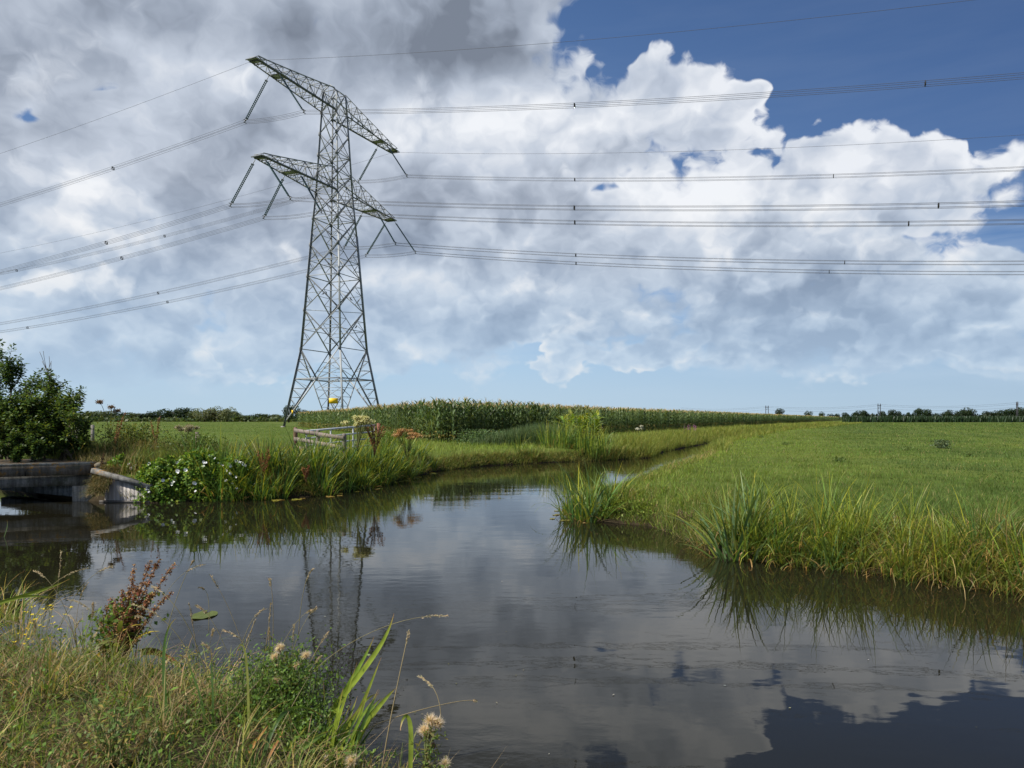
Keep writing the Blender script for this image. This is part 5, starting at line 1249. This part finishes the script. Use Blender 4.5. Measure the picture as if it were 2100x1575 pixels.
# dry stalks
def stalk(pts, r, label, head=0, col=(.36, .29, .16)):
    P = np.array(pts); t = np.linspace(0, 1, 16)[:, None]; k = len(P) - 1
    B = sum(math.comb(k, i) * ((1 - t) ** (k - i) * t ** i) * P[i] for i in range(k + 1))
    root = tagit(empty('dry_grass_stem', B[0]), label, 'grass stem', 'dry grass stems on the near bank'); mb = MB()
    mb.tube(B - B[0], np.linspace(r, r * .55, 16), 5, col); link('stalk', mb.data('stalk', M_DRY, True), root)
    if head:
        n = 70; tt = rng.uniform(1 - head, 1, n) * 15; i0 = np.minimum(tt.astype(int), 14); f = (tt - i0)[:, None]; c = B[i0] * (1 - f) + B[i0 + 1] * f - B[0] + rng.normal(0, .003, (n, 3)); dv = (B[-1] - B[-4]); dv = dv / np.linalg.norm(dv) + rand_dirs(n) * .35
        V, Fq, cc_ = leaves(c, dv, rand_dirs(n), .014, .004, jit((.40, .33, .20), n, .2), .1); link('seed_head', mesh_data('seed_head', V, [Fq], M_DRY, cc_), root)
stalk(L((781, 1590, 3.5), (800, 1470, 3.5), (818, 1390, 3.55), (838, 1296, 3.6)), .0038, 'long pale dry stem rising right of the iris fan', .1)
stalk(L((740, 1500, 3.6), (820, 1460, 3.7), (900, 1448, 3.8), (958, 1430, 3.9), (974, 1438, 3.9)), .003, 'dry stem leaning far out over the water at the right', .06)
stalk(L((904, 1500, 3.3), (908, 1430, 3.3), (890, 1400, 3.35), (860, 1388, 3.4)), .0022, 'thin hooked dry stem above the right thistle', .35)
stalk(L((556, 1400, 4.3), (558, 1330, 4.3), (566, 1240, 4.3), (553, 1188, 4.3)), .0026, 'thin dry stem with an egg-shaped tip in the middle', .09)
stalk(L((533, 1395, 4.2), (545, 1330, 4.2), (552, 1290, 4.2), (555, 1238, 4.2)), .0026, 'dry stem just left of the middle one', .3)
stalk(L((540, 1390, 4.2), (552, 1350, 4.2), (553, 1310, 4.2), (551, 1290, 4.2)), .0026, 'short dry stem between its taller neighbours', .3)
stalk(L((595, 1400, 4.2), (598, 1345, 4.2), (602, 1300, 4.2), (603, 1282, 4.2)), .002, 'short thin dry stem left of the thistles', .4)
stalk(L((618, 1395, 4.1), (640, 1350, 4.1), (655, 1320, 4.1), (672, 1298, 4.1)), .0026, 'slanting dry stem with narrow head behind the thistle', .3)
stalk(L((620, 1397, 4.0), (635, 1375, 4.0), (645, 1360, 4.0), (658, 1347, 4.0)), .0028, 'short slanting dry stem close to the thistle', .3)
stalk(L((470, 1430, 4.2), (490, 1350, 4.3), (505, 1320, 4.3), (523, 1272, 4.3)), .003, 'flattened silvery dry stem left of the middle', .35)
stalk(L((500, 1330, 4.8), (480, 1270, 4.8), (462, 1225, 4.8), (432, 1180, 4.8)), .002, 'long thin stem leaning left across the water', .2)
stalk(L((410, 1380, 4.8), (400, 1310, 4.8), (394, 1270, 4.8), (388, 1237, 4.8)), .0028, 'pale dry stem next to the floating leaf', .4)
stalk(L((150, 1330, 5.4), (160, 1260, 5.4), (155, 1230, 5.4), (180, 1195, 5.4)), .002, 'thin brown stem left of the dock', .3)
stalk(L((-10, 1500, 3.6), (80, 1490, 3.7), (180, 1490, 3.8), (260, 1485, 3.9)), .0035, 'long dead straw lying flat across the near bank', 0)
stalk(L((60, 1340, 5.2), (100, 1290, 5.2), (120, 1240, 5.3), (125, 1130, 5.4)), .0016, 'hair-thin stem crossing the reflection of the shrub', .2)
stalk(L((420, 1530, 3.8), (380, 1480, 3.9), (300, 1420, 4.3), (270, 1360, 4.6)), .0028, 'straw leaning left below the dock', 0)
stalk(L((290, 1330, 4.8), (285, 1400, 4.5), (262, 1420, 4.4), (248, 1410, 4.4)), .002, 'bent straw hanging beside the dock foot', 0)
# thistles gone to seed
FLUFF = foliage_mat('thistle_down', .5, .8, .1)
def thistle(base, heads, label, nl=700, spread=.12):
    base = np.array(base); root = tagit(empty('thistle_plant', base), label, 'thistle'); st = MB(); lv = []
    for hd in heads:
        e = np.array(hd[0]) - base; t = np.linspace(0, 1, 8)[:, None]; pts_ = t * e + t * (1 - t) * np.array((rng.uniform(-.05, .05), 0, .06)); st.tube(pts_, np.linspace(.004, .0022, 8), 5, (.15, .16, .06)); lv.append(pts_)
        b_ = MB(); b_.ball(e - (0, 0, .008), .011, 8, 6, (.20, .12, .07), (1, 1, 1.3)); o = link('bud', b_.data('bud', M_DRY, True), root)
        if hd[1]:
            n = int(260 * hd[1]); v = rand_dirs(n); v[:, 2] = v[:, 2] * .8 + .35; r = .031 * hd[1] ** .4
            V, Fq, cc_ = leaves(np.repeat(e[None], n, 0) + v * .006, v, rand_dirs(n), r * rng.uniform(.5, 1.15, n), .0022, jit((.70, .62, .54), n, .12, .04), 0)
            n2 = int(60 * hd[1]); v2 = rand_dirs(n2); V2, F2, c2 = leaves(e + v2 * r * .5, rand_dirs(n2), rand_dirs(n2), .010, .005, jit((.72, .66, .58), n2, .1, .03), 0)
            link('seed_down', mesh_data('seed_down', np.concatenate([V, V2]), [np.concatenate([Fq, F2 + len(V)])], FLUFF, np.concatenate([cc_, c2])), root)
    link('stem', st.data('stem', M_DRY, True), root)
    k = rng.integers(0, len(lv), nl); i = rng.integers(0, 7, nl); c = np.array([lv[a][b] for a, b in zip(k, i)]) + rng.normal(0, spread * .25, (nl, 3)) * (1, .8, .6)
    V, Fq, cc_ = leaves(c, rand_dirs(nl) + (0, 0, .3), rand_dirs(nl), rng.uniform(.02, .05, nl), rng.uniform(.005, .012, nl), jit([(.10, .16, .035), (.13, .19, .04), (.16, .15, .05)], nl, .25), .25)
    link('foliage', mesh_data('foliage', V, [Fq], M_LEAF, cc_), root)
thistle(at(590, 1450, 4.0), [(at(573, 1330, 4.0), 1.2), (at(563, 1348, 4.0), 1.1), (at(627, 1345, 4.0), 1.1), (at(569, 1364, 4.0), .25), (at(608, 1366, 4.0), .7), (at(569, 1396, 3.9), 1.0), (at(547, 1370, 4.0), .2), (at(526, 1405, 3.9), .2)], 'thistle with many white downy seed heads left of the iris fan', 1500, .28)
thistle(at(868, 1600, 3.1), [(at(883, 1479, 3.2), 1.3), (at(898, 1484, 3.2), 1.2), (at(871, 1498, 3.2), 1.2), (at(881, 1505, 3.2), .9), (at(889, 1525, 3.2), 0), (at(913, 1568, 3.15), 1.0), (at(880, 1572, 3.15), .5)], 'thistle with a bunch of woolly seed heads at the right end of the near bank', 260, .10)
thistle(at(712, 1600, 3.2), [(at(721, 1562, 3.2), 1.5), (at(668, 1556, 3.2), .15)], 'short thistle with one round woolly head at the bottom border', 200, .1)
# foreground dock
b0_ = at(258, 1360, 5.3)
dock('dock_plant', b0_, [at(274, 1173, 5.4), at(302, 1166, 5.4), at(318, 1163, 5.4), at(344, 1172, 5.4), at(251, 1221, 5.3), at(264, 1216, 5.3), at(277, 1213, 5.3), at(232, 1238, 5.3), at(338, 1225, 5.3), at(300, 1230, 5.3), at(262, 1262, 5.2), at(246, 1275, 5.2)],
     'branched rust-brown dock in seed at the near water edge', seedcol=[(.30, .17, .08), (.36, .24, .12), (.20, .07, .04), (.26, .13, .06)], nseed=150, sz=.012, leavesn=30, r=.0055, lower=.42, lc=[(.09, .13, .03), (.07, .10, .03), (.22, .08, .04), (.14, .12, .04)]).scale = (1.18, 1.1, 1.08)
dl_ = tagit(empty('dock_leaf', at(290, 1345, 5.2)), 'large curled dying dock leaf, red edged, hanging over the water', 'dock leaf'); 
for o in (ribbon('blade', L((285, 1340, 5.2), (320, 1325, 5.1), (350, 1350, 5.0), (380, 1380, 4.95)), .065, (.12, .10, .03), None, fold=.4, tipc=(.35, .10, .05)), ribbon('blade', L((300, 1338, 5.18), (330, 1338, 5.08), (360, 1345, 5.0), (378, 1376, 4.94)), .025, (.16, .03, .02), None, fold=.5, tipc=(.3, .09, .05))): o.parent = dl_; o.location = -dl_.location
# yellow flowers
YF = vcol_mat('yellow_petal', .5, .2, 0, 10, .1)
def ragwort(base, heads, label, r=.016):
    base = np.array(base); root = tagit(empty('mustard_flower', base), label, 'wildflower'); st = MB(); cs = []
    for hd in heads:
        e = np.array(hd) - base; t = np.linspace(0, 1, 6)[:, None]; st.tube(t * e + t * (1 - t) * np.array((0, 0, .05)), .0016, 4, (.13, .17, .05))
        for k in range(rng.integers(4, 8)):
            a = k * 2.4 + rng.random(); dv = np.array((math.cos(a), math.sin(a), .35)); cs.append((e, dv))
    link('stem', st.data('stem', M_LEAF), root); c = np.array([q[0] for q in cs]); dv = np.array([q[1] for q in cs]); n = len(c)
    V, Fq, cc_ = leaves(c + rng.normal(0, .003, (n, 3)), dv, (0, 0, 1) + rand_dirs(n) * .2, r * rng.uniform(.9, 1.4, n), r * .8, jit((.78, .60, .02), n, .1, .04), .15); link('flower', mesh_data('flower', V, [Fq], YF, cc_), root)
yf = [(68, 1246), (90, 1250), (104, 1243), (106, 1251), (147, 1247), (133, 1261), (108, 1265), (85, 1261), (66, 1262), (54, 1257), (72, 1271), (108, 1279), (65, 1279), (82, 1283), (90, 1286), (115, 1286), (123, 1291), (55, 1292), (52, 1302), (58, 1312), (88, 1313), (66, 1318), (50, 1321), (38, 1300), (30, 1318)]
ragwort(at(85, 1350, 5.4), [at(x, y, 5.5 + rng.uniform(-.1, .1)) for x, y in yf[:13]], 'upper loose spray of small yellow flowers over the water at left')
ragwort(at(60, 1365, 5.2), [at(x, y, 5.3 + rng.uniform(-.1, .1)) for x, y in yf[13:]], 'lower spray of small yellow flowers at the left edge of the near bank')
ragwort(at(365, 1520, 3.6), [at(369, 1474, 3.6), at(358, 1493, 3.6), (at(335, 1504, 3.6)), at(362, 1482, 3.6)], 'bright yellow flower group low in the turf beside the iris leaves', .013)
ragwort(at(530, 1450, 3.9), [at(535, 1396, 3.9), at(466, 1435, 3.9), at(571, 1482, 3.6), at(481, 1496, 3.6)], 'scattered yellow flowers near the thistle', .012)
ragwort(at(205, 1530, 3.7), [at(203, 1502, 3.7), at(482, 1498, 3.6)], 'single low yellow flower in the near turf', .010)
# yellowing leaves lying in the turf
for i, (x, y, d, w_, lb) in enumerate([(282, 1560, 3.3, .05, 'yellow wilted leaf at the bottom edge'), (216, 1325, 5.2, .05, 'yellow leaf below the dock'), (2, 1400, 4.4, .05, 'bright yellow leaf at the left border'), (32, 1388, 4.6, .03, 'small orange-yellow leaf near the left border'), (196, 1352, 5.0, .03, 'small tan leaf left of the dock foot')]):
    ribbon('wilted_leaf', [at(x, y + 12, d), at(x + 4, y - 8, d), at(x + 8, y - 14, d)], w_, (.50, .34, .02), lb, 'fallen leaf', tipc=(.4, .25, .04), n=8)
# nettle-like green plant left of the dock
herb_leaf_mass('nettle_plant', 242, 5.25, .14, .42, 520, [(.08, .14, .025), (.11, .18, .03)], 'leafy green herb hugging the left side of the foreground dock', 'herb', .05, z=-.35)
herb_leaf_mass('bedstraw_mound', 560, 3.95, .34, .40, 4600, [(.09, .16, .03), (.12, .20, .035), (.07, .12, .025)], 'fine-leaved green mound under the foreground thistle', 'herb', .022, z=-.3)
herb_leaf_mass('bedstraw_mound', 620, 3.75, .22, .30, 2600, [(.09, .16, .03), (.12, .20, .035), (.07, .12, .025)], 'fine-leaved green mound at the base of the iris fan', 'herb', .022, z=-.35)
# fern-like water plant at the left margin
ribbon('water_reed', L((5, 1110, 12), (12, 1090, 12), (18, 1078, 12), (14, 1066, 12)), .02, (.08, .12, .05), 'small reed leaf in the shade of the bridge', 'reed', n=8)

# tufts standing out of the turf
TU = [clump_mesh(70, .42, .007, .10, [(.13, .18, .03), (.20, .20, .06), (.09, .14, .03), (.30, .25, .12)], .6, (.5, 2.2), .2, 6) for _ in range(5)]
for me in TU: me.materials.clear(); me.materials.append(M_GRASS)
for i in range(46):
    for _t in range(40):
        x_ = rng.uniform(-6.5, 0); y_ = rng.uniform(2.6, 8.5)
        if near_bank(x_, y_) and canal_sd(x_, y_) > .08: break
    clump(TU, x_, y_, sc=rng.uniform(.6, 1.15), label='bushy grass tuft standing out of the near bank turf', group='grass tufts on the near bank', name='grass_tuft', cat='grass tuft')
for i, (px_, d_) in enumerate([(5, 6.6), (40, 6.2), (-30, 6.8), (170, 5.6), (330, 4.75), (395, 4.6), (450, 4.5)]):
    clump(TU, px2x(px_, d_), d_, z=-.42, sc=1.25, label='tall ragged grass tuft right at the near water edge', group='grass tufts at the near water edge', name='grass_tuft', cat='grass tuft')
# broad nettle-like plants in the turf
for i in range(9):
    for _t in range(40):
        x_ = rng.uniform(-4.5, -.3); y_ = rng.uniform(2.8, 6.0)
        if near_bank(x_, y_) and canal_sd(x_, y_) > .1: break
    n = 240; c = np.stack([rng.normal(0, .09, n), rng.normal(0, .08, n), rng.uniform(.02, .28, n)], 1)
    V, Fq, cc_ = leaves(c, rand_dirs(n) * (1, 1, .4), rand_dirs(n) * .5 + (0, 0, 1), rng.uniform(.02, .05, n), rng.uniform(.007, .016, n), jit([(.08, .13, .03), (.11, .16, .04), (.07, .12, .025), (.22, .19, .05)], n, .3), .25)
    rt = tagit(empty('meadow_herb', (x_, y_, float(ground_z(x_, y_)))), 'low leafy green herb growing through the near bank turf', 'herb', 'leafy herbs in the near bank turf')
    link('foliage', mesh_data('foliage', V, [Fq], M_LEAF, cc_), rt); mb = MB()
    for q in c[:14]: mb.tube([(0, 0, -.03), tuple(q * (.5, .5, .6)), tuple(q)], .002, 4, (.08, .11, .03))
    link('stem', mb.data('stem', M_LEAF), rt)

# bits of leaf and seed drifting on the water
n = 520; x = rng.uniform(-8, 9, n); y = np.exp(rng.uniform(math.log(4), math.log(28), n)); s = canal_sd(x, y); k = (s < -.1) & ((s > -1.2) | (rng.random(n) < .25)); x, y = x[k], y[k]; n = len(x)
V, Fq, c = leaves(np.stack([x, y, np.full(n, WZ + .006)], 1), rand_dirs(n) * (1, 1, 0), np.array([[0, 0, 1.]]) + np.zeros((n, 3)), rng.uniform(.008, .03, n), rng.uniform(.004, .014, n), jit([(.30, .27, .16), (.16, .17, .05), (.45, .43, .38)], n, .3))
tagit(link('floating_litter', mesh_data('floating_litter', V, [Fq], M_DRY, c)), 'tiny bits of leaf and seed drifting on the canal water', 'plant litter', kind='stuff')

dock('dock_plant', at(232, 1385, 5.0), [at(222, 1255, 5.1), at(238, 1245, 5.1), at(212, 1282, 5.1), at(250, 1268, 5.0), at(262, 1288, 5.0), at(205, 1320, 5.0), at(275, 1315, 5.0)],
     'lower brown seeding dock tucked against the left of the larger one', seedcol=[(.34, .22, .11), (.26, .14, .06), (.16, .08, .04)], nseed=120, sz=.011, leavesn=26, r=.005, lower=.3, lc=[(.10, .15, .03), (.13, .17, .04), (.30, .26, .04)]).scale = (1.25, 1.1, 1.1)
for i in range(26):
    px_ = rng.uniform(20, 640); d_ = rng.uniform(3.5, 5.2); py0 = HY + (CAMZ + .1) / d_ * F; b_ = at(px_, py0, d_); h_ = rng.uniform(.28, .55); lean_ = rng.normal(0, .14)
    stalk([b_, b_ + (lean_ * .3, 0, h_ * .5), b_ + (lean_ + .02, rng.normal(0, .05), h_), b_ + (lean_ * 1.7 + rng.normal(0, .04), 0, h_ * 1.02)], rng.uniform(.0016, .0026), 'thin seeding grass stem rising from the near bank turf', rng.uniform(.15, .35), (.30, .26, .13))
